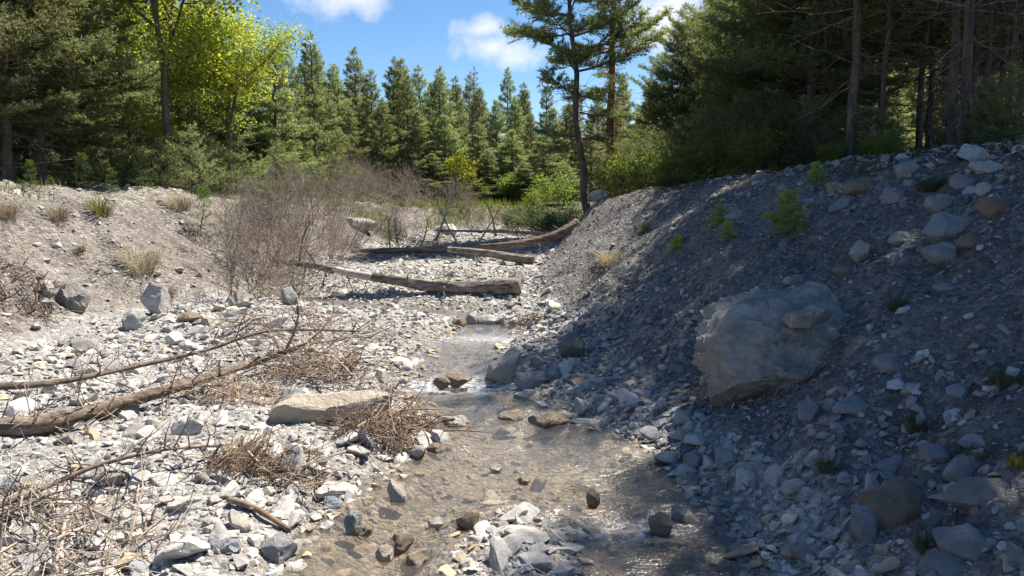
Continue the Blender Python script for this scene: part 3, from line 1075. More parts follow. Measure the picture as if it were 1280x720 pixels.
def build_boulders():
    # the great boulder on the shaded slope
    g = hit(945, 528)
    big = outline_rock([(876, 452), (884, 425), (905, 398), (935, 380), (962, 367), (1005, 364), (1048, 360), (1080, 368), (1083, 395), (1068, 425),
                  (1048, 452), (1022, 486), (992, 508), (968, 530), (940, 533), (912, 522), (896, 505), (890, 478)],
                 g.y + 0.34, 0.60, 'bigboulder', 'huge cracked grey boulder half buried in the shaded scree slope', 11, sub=6, cuts=14, cut=(0.5, 0.85),
                 rough=0.04, round_=0.95, lean=0.45, steps=((0.25, 0.5, 1), 9, 0.06), facets=5, planes=[((-0.15, -0.62, -0.8), 0.50), ((-0.85, -0.5, 0.0), 0.66), ((0.1, -0.7, 0.75), 0.70), ((0.6, -0.8, 0.1), 0.60), ((-0.45, -0.8, 0.35), 0.66)])
    led = outline_rock([(985, 402), (1003, 388), (1030, 384), (1046, 392), (1042, 402), (1020, 412), (996, 410)], g.y + 0.20, 0.16, 'bigboulder', '', 17, sub=5, rough=0.03, name='ledge')
    for k in ('label', 'category'):
        if k in led: del led[k]
    led.parent = big; led.matrix_parent_inverse = Matrix.Translation(big.location).inverted()
    g = hit(410, 535)
    outline_rock([(334, 512), (360, 502), (420, 497), (478, 492), (490, 500), (486, 520), (450, 534), (400, 540), (345, 541), (330, 528)],
                 g.y + 0.18, 0.24, 'ochre', 'long flat cream and ochre slab lying on the gravel beside brown debris', 12, cuts=6, rough=0.02, round_=0.85, sub=5, facets=4, planes=[((0.05, -0.35, 1), 0.6)])
    g = hit(628, 488)
    outline_rock([(607, 470), (611, 456), (625, 446), (640, 438), (652, 443), (650, 455), (647, 470), (640, 486), (628, 491), (612, 489)],
                 g.y + 0.14, 0.17, 'cream', 'upright cream boulder at the edge of the stream beside the small cascade', 13, rough=0.03, sub=5)
    g = hit(715, 450)
    outline_rock([(697, 432), (702, 422), (714, 416), (727, 417), (733, 430), (731, 446), (722, 453), (706, 450), (699, 443)], g.y + 0.12, 0.15, 'green',
                 'rounded greenish grey boulder at the shadow edge above the stream', 14, rough=0.03)
    g = hit(665, 489)
    outline_rock([(644, 470), (660, 466), (680, 467), (684, 478), (676, 488), (652, 489), (645, 482)], g.y + 0.1, 0.13, 'blue',
                 'blue grey angular block beside the upright cream boulder', 15, rough=0.03)
    g = hit(655, 504)
    outline_rock([(642, 494), (655, 489), (670, 488), (671, 496), (664, 503), (648, 506), (641, 501)], g.y + 0.07, 0.09, 'grey',
                 'small dark-based grey block below the blue grey block at the water', 16, rough=0.03)
    spec = [
        # centre x, centre y, w, h, material, label
        (690, 469, 22, 17, 'blue', 'blue grey stone wedged behind the angular block'),
        (722, 478, 40, 11, 'brown', 'flat brown slab lying among blue grey rubble'),
        (683, 525, 56, 15, 'brown', 'low wet tan slab at the edge of the stream pool'),
        (640, 519, 34, 12, 'brown', 'small wet tan slab beside the stream below the cream boulder'),
        (569, 525, 32, 13, 'cream', 'pale tan rock sticking out of the stream'),
        (573, 472, 34, 13, 'brown', 'dark brown rock in the stream above the cascade'),
        (552, 476, 22, 12, 'brown', 'reddish brown rock beside the cascade'),
        (742, 620, 20, 22, 'brown', 'small upright brown stone standing in the stream'),
        (585, 648, 30, 22, 'brown', 'tan angular stone in the shallow water'),
        (838, 576, 34, 24, 'blue', 'pale blue stone at the shaded edge of the stream'),
        (190, 377, 32, 44, 'white', 'knobbly white boulder sticking out of the sunlit soil bank'),
        (163, 402, 28, 32, 'white', 'rounded white boulder at the foot of the soil bank'),
        (56, 362, 18, 24, 'white', 'small white rock below the hanging roots on the soil bank'),
        (55, 381, 18, 14, 'cream', 'small cream rock beneath the white rock on the soil bank'),
        (232, 398, 34, 16, 'brown', 'low brownish boulder at the foot of the soil bank'),
        (298, 378, 32, 24, 'cream', 'cream boulder at the stream inlet below the dead brush'),
        (288, 391, 30, 14, 'white', 'flat pale stone in front of the cream boulder'),
        (360, 372, 24, 24, 'grey', 'grey layered rock under the dead brush'),
        (360, 498, 34, 24, 'grey', 'pale grey block at the end of the ochre slab'),
        (446, 281, 44, 18, 'white', 'big white boulder far up the ravine among bare shrubs'),
        (556, 288, 28, 15, 'white', 'white rounded boulder under the far earth bank'),
        (612, 398, 34, 14, 'white', 'flat white stone below the thick end of the fallen log'),
        (590, 397, 18, 12, 'cream', 'small tan stone beside the flat white stone'),
        (573, 402, 20, 10, 'brown', 'rusty brown stone at the upper stream'),
        (648, 350, 18, 26, 'cream', 'tan rock jammed against the butt of the fallen log'),
        (1173, 571, 44, 30, 'blue', 'pale blue boulder perched on the slope above a mossy stone'),
        (1168, 597, 38, 18, 'green', 'mossy stone underneath the pale blue boulder'),
        (1120, 640, 92, 76, 'brown', 'big brownish cracked boulder low on the shaded bank'),
        (1086, 662, 40, 52, 'grey', 'dark grey upright slab leaning on the brownish boulder'),
        (1246, 624, 104, 46, 'flag', 'layered flagstone boulder jutting from the shaded bank'),
        (1222, 690, 84, 50, 'grey', 'rough grey boulder below the layered flagstone'),
        (1275, 700, 30, 40, 'blue', 'smooth blue grey stone beside the rough grey boulder'),
        (1070, 512, 50, 22, 'blue', 'flat blue grey slab just downhill of the huge boulder'),
        (1012, 517, 30, 30, 'grey', 'rounded grey stone under the edge of the huge boulder'),
        (1040, 508, 22, 18, 'blue', 'small blue stone between the round stone and the flat slab'),
        (1118, 458, 40, 26, 'grey', 'rounded grey stone on the slope beyond the huge boulder'),
        (1209, 491, 36, 22, 'blue', 'bluish stone alone on the fine scree'),
        (1000, 352, 36, 16, 'grey', 'dark flat stone lying above the huge boulder'),
        (1078, 316, 26, 28, 'cream', 'rounded yellowish stone standing out on the upper slope'),
        (1062, 337, 34, 16, 'brown', 'dark stone below the rounded yellowish stone'),
        (1120, 245, 36, 24, 'blue', 'broad pale blue slab near the top of the shaded bank'),
        (1178, 254, 32, 26, 'grey', 'pointed grey stone beside the broad pale blue slab'),
        (1198, 285, 56, 40, 'blue', 'stepped blue grey block in the boulder field'),
        (1130, 300, 34, 18, 'grey', 'squat grey stone in the boulder field'),
        (1252, 259, 40, 28, 'brown', 'brownish angular block near the top of the boulder field'),
        (1215, 303, 34, 22, 'brown', 'rusty rounded stone under the stepped blue grey block'),
        (1187, 321, 58, 32, 'grey', 'wide pale slab at the lower edge of the boulder field'),
        (1158, 313, 20, 18, 'brown', 'small brown stone above the wide pale slab'),
        (1080, 235, 44, 24, 'brown', 'dark mossy block under the forest edge'),
        (1140, 213, 36, 24, 'grey', 'grey rock in the grass at the forest edge'),
        (1205, 228, 28, 22, 'grey', 'pale knobbly rock on top of the shaded bank'),
        (1232, 236, 20, 18, 'white', 'small pale rock next to the pale knobbly rock'),
        (925, 270, 34, 14, 'grey', 'long grey stone at the crest beside a bright seedling'),
        (1188, 362, 34, 16, 'blue', 'pair-sized pale stone on the middle of the slope'),
        (1240, 210, 44, 20, 'white', 'cluster of pale rock under the hanging pine branches'),
        (440, 648, 22, 30, 'grey', 'smooth leaning grey slab at the stream margin'),
        (414, 632, 28, 18, 'blue', 'pale blue cobble by the half buried stick'),
        (345, 694, 46, 36, 'grey', 'chunky speckled cobble at the edge of the silt'),
        (275, 688, 46, 20, 'blue', 'long flat blue grey cobble on the gravel bar'),
        (495, 612, 30, 26, 'cream', 'cream cobble half sunk at the water edge'),
        (497, 678, 36, 26, 'brown', 'tan cobble standing in the shallow silt'),
        (455, 662, 26, 12, 'brown', 'flat brown stone in the silt beside the tan cobble'),
        (520, 700, 30, 14, 'brown', 'low brown stone at the head of the gravel island'),
        (545, 652, 22, 9, 'cream', 'thin pale stone barely above the shallow water'),
        (480, 690, 24, 18, 'ochre', 'tan squarish stone beside the standing cobble'),
        (826, 652, 30, 22, 'brown', 'dark wedge-shaped stone splitting the shaded riffle'),
        (850, 640, 22, 14, 'grey', 'dark flat stone at the edge of the shaded riffle'),
        (690, 655, 30, 10, 'brown', 'flat wet stone at the lip of the riffle'),
        (620, 585, 16, 9, 'cream', 'small pale stone in the middle of the pool'),
        (655, 600, 18, 8, 'brown', 'small flat brown stone in the middle of the pool'),
        (545, 560, 24, 10, 'brown', 'brown stone at the edge of the pool below the matted roots'),
        (32, 606, 20, 18, 'ochre', 'rusty orange cobble beside a pale blue slab'),
        (8, 612, 30, 22, 'blue', 'pale blue slab next to the rusty orange cobble'),
    ]
    for i, (cx, cy, w, h, mat, lab) in enumerate(spec):
        ground_boulder(cx, cy, w, h, mat, lab, 900 + i, rough=0.045, lean=0.25)
    g = crest(752)
    nose = outline_rock(pebble_outline(752, 246, 26, 16, 951), g.y, 0.22, 'white', 'pale boulder on the nose of the shaded bank', 951)
    nose.location = (g.x, g.y, g.z + 0.06)
    # tilted layered slab on the soil bank
    g = hit(85, 392)
    outline_rock([(66, 362), (78, 352), (92, 360), (107, 374), (100, 386), (90, 399), (76, 392), (70, 378)], g.y + 0.15, 0.2, 'slate',
                 'tilted layered slate slab embedded in the sunlit soil bank', 950, rough=0.02, steps=((0.8, 0.1, 0.6), 8, 0.05))



# ------------------------------------------------------------------ vegetation: generators
def unit(v):
    return v / (np.linalg.norm(v) + 1e-9)


def needle_mesh(name, mat, P, Dr, L, Cv, per=9, width=0.011, seed=0, spread=0.75):
    """needle tufts: P positions, Dr shoot directions, L needle length per tuft, Cv 0..1 lightness"""
    r = np.random.default_rng(seed)
    n = len(P)
    P = np.repeat(P, per, 0); Dr = np.repeat(Dr, per, 0); L = np.repeat(L, per); Cv = np.repeat(Cv, per)
    m = len(P)
    side = r.normal(size=(m, 3))
    side -= Dr * np.sum(side * Dr, 1, keepdims=True)
    side /= np.linalg.norm(side, axis=1, keepdims=True) + 1e-9
    nd = Dr * r.uniform(0.35, 1.0, (m, 1)) + side * spread
    nd /= np.linalg.norm(nd, axis=1, keepdims=True)
    base = P + Dr * (r.uniform(-0.5, 0.5, m) * L)[:, None]
    tip = base + nd * (L * r.uniform(0.8, 1.25, m))[:, None]
    w = np.cross(nd, r.normal(size=(m, 3))); w /= np.linalg.norm(w, axis=1, keepdims=True) + 1e-9
    w *= width * (L / 0.075)[:, None]
    mid = base + nd * (L * 0.35)[:, None]
    V = np.stack([base, mid + w, tip], 1)
    V2 = V.reshape(-1, 3)
    T = np.arange(m * 3).reshape(-1, 3)
    c = np.clip(Cv + r.normal(0, 0.16, m), 0, 1)
    return mk_mesh(name, V2, T, mat, False, np.repeat(c, 3)[:, None] * np.ones(3))


def pine_proto(seed, H, base, Lmax, rtrunk, mat_bark, mat_needle, shape='cone', whorl=0.34, per=8, dead=True, needle=0.075, dens=1.0, sway=0.15, lean=(0, 0), fill=1.0, width=0.011, twigs=True):
    """returns list of (name, mesh) parts: trunk, crown"""
    r = np.random.default_rng(seed)
    tr = MB()
    nseg = 16
    t = np.linspace(0, 1, nseg)
    ax = np.cumsum(r.normal(0, sway / nseg, (nseg, 2)), 0) * 2.0
    spine = np.stack([ax[:, 0] - ax[0, 0] + lean[0] * t * H, ax[:, 1] - ax[0, 1] + lean[1] * t * H, t * H - 0.15 * (1 - t)], -1)
    rad = rtrunk * ((1 - t) ** 0.8 * 0.96 + 0.04) * (1 + 0.35 * np.exp(-t * 25))
    tr.tube(spine, rad, 10, (1, 1, 1), True, 0.10, seed)

    def at(h):
        k = h / H
        return np.array([np.interp(k, t, spine[:, i]) for i in range(3)]), np.interp(k, t, rad)
    SA, SB, SR, TU = [], [], [], []

    def tufts_along(a, d, ln, step, light, sz_):
        TU.append((*a, *d, ln, max(1, int(ln / step)), light, sz_))
    h = base * H
    cb = base * H
    while h < H * 0.985:
        k = (h - cb) / (H - cb)
        if shape == 'cone': prof = (1 - k) ** 0.75 * (0.35 + 0.65 * min(1, k / 0.18)) + 0.06
        elif shape == 'round': prof = math.sqrt(max(0, 1 - (2 * k - 0.85) ** 2 / 1.4)) * 0.95 + 0.05
        else: prof = (0.35 + 0.75 * math.sin(math.pi * min(1, k * 0.9 + 0.12))) * (1.0 if k < 0.8 else (1 - k) / 0.2 * 0.7 + 0.3)
        nb = int(r.integers(4, 7))
        a0 = r.uniform(0, 6.28)
        for b in range(nb):
            if r.uniform() > fill: continue
            L = Lmax * prof * r.uniform(0.7, 1.2)
            if L < 0.08: L = 0.08
            az = a0 + b * 6.283 / nb + r.normal(0, 0.2)
            el = math.radians(-8 + 55 * k ** 1.3 + r.normal(0, 7))
            hh = min(H * 0.99, h + r.uniform(-0.1, 0.1))
            p0, rt = at(hh)
            d = np.array([math.cos(az) * math.cos(el), math.sin(az) * math.cos(el), math.sin(el)])
            n = 6
            pts = [p0]
            dd = d.copy()
            for q in range(n):
                dd = unit(dd + np.array([0, 0, 0.055]) + r.normal(0, 0.05, 3))
                pts.append(pts[-1] + dd * L / n)
            pts = np.array(pts)
            br = max(0.006, min(rt * 0.5, 0.012 + 0.013 * L))
            tr.tube(pts, np.linspace(br, br * 0.25, n + 1), 4, (1, 1, 1), False)
            ns = max(2, int(L / 0.10 * dens))
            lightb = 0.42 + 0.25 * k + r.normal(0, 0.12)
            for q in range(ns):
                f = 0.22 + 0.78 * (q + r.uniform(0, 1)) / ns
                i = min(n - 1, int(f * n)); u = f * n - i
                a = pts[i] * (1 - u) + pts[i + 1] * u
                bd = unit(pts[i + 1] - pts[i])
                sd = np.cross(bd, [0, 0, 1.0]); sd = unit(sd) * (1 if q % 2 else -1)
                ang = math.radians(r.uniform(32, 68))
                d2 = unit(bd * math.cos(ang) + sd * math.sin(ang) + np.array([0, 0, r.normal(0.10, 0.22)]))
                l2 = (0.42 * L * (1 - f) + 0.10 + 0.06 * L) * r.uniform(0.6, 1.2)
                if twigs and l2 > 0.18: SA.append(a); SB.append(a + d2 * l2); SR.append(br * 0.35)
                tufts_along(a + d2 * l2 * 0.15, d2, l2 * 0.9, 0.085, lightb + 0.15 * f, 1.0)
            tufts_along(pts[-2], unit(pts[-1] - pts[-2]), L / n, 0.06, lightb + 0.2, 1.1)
        h += whorl * r.uniform(0.8, 1.2) * (1.0 if k < 0.7 else 0.75)
    tp, _ = at(H)
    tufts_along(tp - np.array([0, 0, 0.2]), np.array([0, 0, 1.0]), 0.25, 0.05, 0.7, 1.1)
    if dead:
        h = 0.10 * H
        while h < cb + 0.25 * (H - cb):
            for b in range(int(r.integers(2, 5))):
                az = r.uniform(0, 6.28); L = r.uniform(0.35, 1.0) * Lmax * 0.75
                p0, rt = at(h + r.uniform(-0.15, 0.15))
                d = unit(np.array([math.cos(az), math.sin(az), r.normal(-0.08, 0.2)]))
                pts = [p0]; dd = d
                for q in range(5):
                    dd = unit(dd + r.normal(0, 0.14, 3) + np.array([0, 0, -0.03])); pts.append(pts[-1] + dd * L / 5)
                tr.tube(pts, np.linspace(0.013, 0.004, 6), 3, (1.7, 1.65, 1.65), False)
                for q in range(4):
                    i = int(r.integers(1, 5)); s = unit(r.normal(0, 1, 3) + dd)
                    tr.tube([pts[i], pts[i] + s * L * r.uniform(0.15, 0.4)], [0.006, 0.002], 3, (1.7, 1.65, 1.65), False)
            h += 0.3
    if SA: tr.sticks(np.array(SA), np.array(SB), np.array(SR), 0.003, (1, 1, 1))
    U = np.array(TU)
    cnt = U[:, 7].astype(int)
    U = np.repeat(U, cnt, 0)
    idx = np.arange(len(U)) - np.repeat(np.cumsum(cnt) - cnt, cnt)
    f = (idx + r.uniform(0.2, 0.8, len(U))) / U[:, 7]
    P = U[:, :3] + U[:, 3:6] * (U[:, 6] * f)[:, None] + r.normal(0, 0.015, (len(U), 3))
    Dd = U[:, 3:6] + np.array([0, 0, 0.35]) + r.normal(0, 0.25, (len(U), 3))
    Dd /= np.linalg.norm(Dd, axis=1, keepdims=True)
    return [('trunk', tr.mesh('trunk', mat_bark, True)),
            ('crown', needle_mesh('crown', mat_needle, P, Dd, needle * U[:, 9] * r.uniform(0.8, 1.2, len(U)), U[:, 8], per, width, seed))]


def leaf_mesh(name, mat, P, size, light, seed, flat=0.3):
    r = np.random.default_rng(seed)
    n = len(P)
    nrm = r.normal(size=(n, 3)); nrm[:, 2] = np.abs(nrm[:, 2]) + flat; nrm /= np.linalg.norm(nrm, axis=1, keepdims=True)
    a = np.cross(nrm, r.normal(size=(n, 3))); a /= np.linalg.norm(a, axis=1, keepdims=True) + 1e-9
    b = np.cross(nrm, a)
    s = size * r.uniform(0.7, 1.3, n)[:, None]
    V = np.stack([P - a * s, P + b * s * 0.62, P + a * s, P - b * s * 0.62], 1).reshape(-1, 3)
    T = np.arange(n * 4).reshape(-1, 4)
    c = np.clip(light + r.normal(0, 0.18, n), 0, 1)
    return mk_mesh(name, V, T, mat, False, np.repeat(c, 4)[:, None] * np.ones(3))


def grow(mb, r, p, d, L, rad, lvl, tips, up=0.08, wob=0.22, split=(2, 4), shrink=0.66, sides=5, c=(1, 1, 1), angle=0.75):
    n = 5
    pts = [p]; dd = d
    for q in range(n):
        dd = unit(dd + r.normal(0, wob, 3) * 0.5 + np.array([0, 0, up])); pts.append(pts[-1] + dd * L / n)
    mb.tube(pts, np.linspace(rad, rad * 0.6, n + 1), sides, c, False)
    if lvl <= 0:
        tips.append((np.array(pts), dd)); return
    for k in range(int(r.integers(split[0], split[1] + 1))):
        i = int(r.integers(2, n + 1))
        s = unit(dd + r.normal(0, angle, 3))
        grow(mb, r, pts[i], s, L * shrink * r.uniform(0.75, 1.2), rad * 0.55, lvl - 1, tips, up, wob, split, shrink, max(3, sides - 1), c, angle)
    grow(mb, r, pts[-1], dd, L * shrink, rad * 0.6, lvl - 1, tips, up, wob, split, shrink, max(3, sides - 1), c, angle)


def broadleaf_proto(seed, H, mat_leaf, mat_bark, leaf=0.06, per_tip=18, lvl=4, rad=0.11, split=(2, 4), spread=0.75, clump=0.22, stems=1, up=0.06, trunk_l=0.32, leaf_from=0.05):
    r = np.random.default_rng(seed)
    mb = MB(); tips = []
    for s in range(stems):
        d = np.array([0, 0, 1.0]) if stems == 1 else unit(np.array([r.normal(0, 0.55), r.normal(0, 0.55), 1.0]))
        grow(mb, r, np.array([r.normal(0, 0.05 * (stems > 1)), r.normal(0, 0.05 * (stems > 1)), -0.1]), d, H * trunk_l, rad, lvl, tips, up, 0.2, split, 0.72, 7, (1, 1, 1), spread)
    P, C = [], []
    for pts, dd in tips:
        n = per_tip
        i = r.integers(1, len(pts), n)
        P.append(pts[i] + r.normal(0, clump, (n, 3)) * np.array([1, 1, 0.7]))
        C.append(np.full(n, 0.5 + r.normal(0, 0.2)))
    P = np.concatenate(P); C = np.concatenate(C)
    k = P[:, 2] > leaf_from
    return [('trunk', mb.mesh('trunk', mat_bark, True)), ('crown', leaf_mesh('crown', mat_leaf, P[k], leaf, C[k], seed))]


def dead_shrub_mesh(seed, size, stems=9, lvl=3, rad=0.014, spread=0.8, up=0.05, tint=(1, 1, 1), split=(2, 4)):
    r = np.random.default_rng(seed)
    mb = MB(); tips = []
    for s in range(stems):
        a = r.uniform(0, 6.28); e = r.uniform(0.35, 1.4)
        d = unit(np.array([math.cos(a) * math.cos(e), math.sin(a) * math.cos(e), math.sin(e)]))
        c = np.array(tint) * r.uniform(0.7, 1.35)
        grow(mb, r, np.array([r.normal(0, 0.12 * size), r.normal(0, 0.12 * size), -0.05]), d, size * 0.42, rad, lvl, tips, up, 0.35, split, 0.72, 3, tuple(c), spread)
    return mb.mesh('stems', M['twig'], True)


def grass_mesh(seed, n, h, rad, mat, lean=0.35, w=0.006):
    r = np.random.default_rng(seed)
    a = r.uniform(0, 6.28, n); q = rad * np.sqrt(r.uniform(0, 1, n))
    base = np.stack([np.cos(a) * q, np.sin(a) * q, np.full(n, -0.03)], -1)
    hh = h * r.uniform(0.45, 1.1, n)
    out = np.stack([np.cos(a) + r.normal(0, 0.6, n), np.sin(a) + r.normal(0, 0.6, n), np.zeros(n)], -1)
    m1 = base + np.stack([out[:, 0] * lean * 0.35 * hh, out[:, 1] * lean * 0.35 * hh, hh * 0.6], -1)
    tip = base + np.stack([out[:, 0] * lean * 1.2 * hh, out[:, 1] * lean * 1.2 * hh, hh * r.uniform(0.7, 1.0, n)], -1)
    s = np.stack([-np.sin(a), np.cos(a), np.zeros(n)], -1) * w
    V = np.stack([base - s, base + s, m1 + s * 0.8, m1 - s * 0.8, tip], 1).reshape(-1, 3)
    i = np.arange(n)[:, None] * 5
    T = np.concatenate([i + [0, 1, 2], i + [0, 2, 3], i + [3, 2, 4]]).astype(int)
    c = np.clip(0.5 + r.normal(0, 0.25, n), 0, 1)
    return mk_mesh('blades', V, T, mat, False, np.repeat(c, 5)[:, None] * np.ones(3))


# ------------------------------------------------------------------ trees
def place(parts, name, loc, rz, sc, label, cat, group=None, tilt=(0, 0)):
    e = empty(name, loc, rz, sc)
    e.rotation_euler = (tilt[0], tilt[1], rz)
    for nm, me in parts:
        link(nm, me, e)
    tag(e, label, cat, group)
    return e


TOPS = {}


def tree_top(parts):
    me = parts[1][1]
    if me.name not in TOPS:
        co = np.zeros(len(me.vertices) * 3, np.float32); me.vertices.foreach_get('co', co)
        TOPS[me.name] = float(co[2::3].max())
    return TOPS[me.name]


def build_trees():
    r = np.random.default_rng(3)
    nd, bk = M['needle'], M['bark']
    kw = dict(per=8, needle=0.115, width=0.0135, dens=1.15)
    A = [pine_proto(21, 8.0, 0.22, 2.5, 0.11, bk, nd, 'cone', whorl=0.33, **kw),
         pine_proto(22, 9.0, 0.26, 2.6, 0.12, bk, nd, 'round', whorl=0.36, **kw),
         pine_proto(23, 8.0, 0.10, 2.2, 0.10, bk, nd, 'cone', whorl=0.33, **kw)]
    B = [pine_proto(31, 9.0, 0.12, 2.3, 0.13, M['bark_shaded'], M['needle_shaded'], 'round', whorl=0.42, fill=0.75, **kw),
         pine_proto(32, 10.0, 0.34, 2.7, 0.09, M['bark_shaded'], M['needle_shaded'], 'round', whorl=0.46, fill=0.72, **kw)]
    kw = dict(per=8, needle=0.15, width=0.016, dens=1.1)
    C = [pine_proto(41, 7.0, 0.06, 1.8, 0.09, bk, nd, 'cone', whorl=0.34, **kw),
         pine_proto(42, 7.0, 0.10, 1.55, 0.09, bk, nd, 'cone', whorl=0.38, **kw),
         pine_proto(43, 7.0, 0.05, 1.4, 0.09, bk, nd, 'cone', whorl=0.42, **kw)]

    l1 = 'grey-green pine in the sunlit stand above the bare soil bank'
    l2 = 'small distant pine in the forest across the head of the ravine'

    def put(kind, protos, px, y, top, label, group=None, dx=0.0, name='pine_tree', cat='pine tree', wmin=0.75):
        """px: pixel column of the foot, y: distance up the ravine, top: pixel row of the tip"""
        x = (px - 640.0) / FPX * (y * CT + 0.2) + dx
        z = tz(x, y)
        tipz = at_y(px, top, y).z
        parts = protos[int(r.integers(len(protos)))] if isinstance(protos, list) and isinstance(protos[0], list) else protos
        H0 = tree_top(parts)
        if label == l1: label = ('front-row grey-green pine standing at the crest of the bare soil bank' if y < 15 else 'second-row grey-green pine close behind the front pines above the soil bank' if y < 25 else 'back-row pine deep in the stand above the bare soil bank')
        if label == l2: label = ('front pine standing just above the shrubs at the ravine head' if y < 34.5 else 'pine of the skyline row across the head of the ravine' if y < 43 else 'farthest pine on the wooded rise behind the ravine head')
        s = max(0.25, (tipz - z) / H0)
        w = max(s, wmin) * r.uniform(0.9, 1.15)
        return place(parts, name, (x, y, z - 0.03), r.uniform(0, 6.28), (w, w, s), label, cat, group, (r.normal(0, 0.02), r.normal(0, 0.02)))
    g1 = 'pines on the terrace above the soil bank'
    l1 = 'grey-green pine in the sunlit stand above the bare soil bank'
    for px, y, top in [(-60, 12.6, -160), (22, 13.2, -190), (62, 14.2, -150), (-20, 16, -200), (98, 17.5, -120), (48, 18, -160), (-110, 15, -150),
                       (160, 22, -90), (90, 23, -110), (10, 24, -120), (-80, 22, -120)]:
        put(8.3, A, px, y, top, l1, g1)
    for px, y, top in [(258, 20.5, 135), (280, 21.5, 100), (297, 21.5, 80), (318, 22.5, 62), (345, 22.5, 42), (372, 24.5, 58), (398, 26, 34), (300, 24, 40), (330, 27, 55), (235, 20, 60)]:
        put(8.3, C, px, y, top, 'slender green pine in the row between the lime-green tree and the dead brush', 'pines between the lime-green tree and the dead brush')
    g2 = 'pines across the head of the ravine'
    l2 = 'small distant pine in the forest across the head of the ravine'
    tops = [(425, 34, 75), (447, 37, 55), (468, 35, 82), (492, 38, 66), (512, 36, 88), (533, 40, 78), (552, 37, 80), (574, 39, 92), (600, 41, 105),
            (622, 38, 122), (645, 40, 118), (664, 36, 138), (690, 39, 132), (715, 42, 120), (740, 38, 145), (768, 41, 120), (795, 38, 135), (815, 42, 105),
            (440, 31, 130), (480, 32, 120), (525, 32.5, 135), (560, 33, 140), (598, 34, 150), (640, 34, 160), (680, 33, 160), (790, 33, 165), (410, 29.5, 105),
            (505, 45, 70), (585, 47, 90), (655, 48, 112), (610, 33, 185), (575, 32, 205), (655, 32, 200), (540, 31.8, 190), (705, 34, 200)]
    for px, y, top in tops:
        put(7.1, C, px, y, top, l2, g2)
    for y, p0, p1, top, n, H0, pr, lab, grp in [(27, -150, 300, 15, 12, 7.1, C, l1, g1), (33, -200, 270, 0, 13, 7.1, C, l1, g1), (33, 280, 420, 85, 5, 7.1, C, l1, g1), (44, 380, 860, 110, 16, 7.1, C, l2, g2), (52, 380, 900, 100, 14, 7.1, C, l2, g2)]:
        for k in range(n):
            put(H0, pr, p0 + (p1 - p0) * (k + r.uniform(0.1, 0.9)) / n, y * r.uniform(0.95, 1.05), top + r.uniform(-25, 25), lab, grp, wmin=0.9)
    # brownish half-dead pine on the skyline
    dead = pine_proto(51, 7.0, 0.2, 1.1, 0.07, bk, foliage_material('rusty_dying_needles', (0.09, 0.06, 0.03), (0.17, 0.11, 0.06), 0.2, 0.02), 'cone', whorl=0.5, per=6, dens=0.4, needle=0.09)
    put(7.1, dead, 590, 37, 80, 'rusty brown dying pine on the skyline across the ravine head', None)
    # two tall pines on the nose of the shaded bank
    tall1 = pine_proto(61, 11.0, 0.30, 2.6, 0.135, M['bark'], nd, 'round', whorl=0.55, fill=0.42, lean=(-0.10, 0.02), sway=0.5, needle=0.12, dens=1.9, width=0.014, per=9)
    x = (737 - 640) / FPX * 23.0
    place(tall1, 'pine_tree', (x, 23.0, tz(x, 23.0) - 0.1), 0, 1.0, 'tall leaning pine with grey trunk and open crown standing alone', 'pine tree')
    tall2 = pine_proto(62, 12.5, 0.40, 1.9, 0.17, M['bark_orange'], nd, 'round', whorl=0.55, fill=0.42, sway=0.25, needle=0.12, dens=1.9, width=0.014, per=9)
    x = (764 - 640) / FPX * 25.0
    place(tall2, 'pine_tree', (x, 25.0, tz(x, 25.0) - 0.1), 0, 1.0, 'tall straight pine with orange trunk beside the leaning one', 'pine tree')
    # dark pines of the shaded forest
    gB = 'dark pines of the shaded forest'
    lB = 'dark pine at the edge of the shaded forest above the scree'
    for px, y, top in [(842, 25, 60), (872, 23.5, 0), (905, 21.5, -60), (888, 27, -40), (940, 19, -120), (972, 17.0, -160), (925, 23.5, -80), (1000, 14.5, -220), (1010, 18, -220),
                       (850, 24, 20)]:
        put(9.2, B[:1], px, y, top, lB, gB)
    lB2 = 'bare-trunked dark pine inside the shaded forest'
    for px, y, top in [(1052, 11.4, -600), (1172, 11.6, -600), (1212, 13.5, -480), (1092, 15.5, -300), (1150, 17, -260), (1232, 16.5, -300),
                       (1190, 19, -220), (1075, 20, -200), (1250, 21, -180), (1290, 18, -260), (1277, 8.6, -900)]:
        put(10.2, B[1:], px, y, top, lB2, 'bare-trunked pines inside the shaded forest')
    for x, y, s in [(6.8, 6.9, 1.0)]:
        place(B[1], 'pine_tree', (x, y, tz(x, y) - 0.05), r.uniform(0, 6), s, lB2, 'pine tree', 'bare-trunked pines inside the shaded forest')
    thin = pine_proto(33, 8.0, 0.62, 1.5, 0.07, M['bark_shaded'], M['needle_shaded'], 'round', whorl=0.4, per=8, needle=0.115, width=0.0135, dens=1.0)
    for px, y in [(1088, 12.4), (1137, 15), (1198, 12.8), (1240, 12.2), (1258, 15), (1022, 15)]:
        put(8.2, thin, px, y, -320, 'thin bare-stemmed pine crowded between thicker dark trunks', 'thin pines inside the shaded forest')
    x, y = 5.45, 9.1
    place(thin, 'pine_tree', (x, y, tz(x, y) - 0.05), 1.0, (0.8, 0.8, 1.3), 'slim pine on the brink of the boulder field in front of the dark trunks', 'pine tree')
    for k in range(16):
        put(7.1, C, 990 + 330 * (k + r.uniform(0, 1)) / 16, r.uniform(25, 33), r.uniform(20, 110), 'sunlit green pine glimpsed between the dark trunks', 'sunlit pines behind the shaded forest', wmin=0.8)
    for k in range(14):
        put(7.1, C, 960 + 360 * (k + r.uniform(0, 1)) / 14, r.uniform(34, 42), r.uniform(-60, 20), 'tall sunlit green pine far behind the dark trunks', 'tall sunlit pines far behind the shaded forest', wmin=1.1)
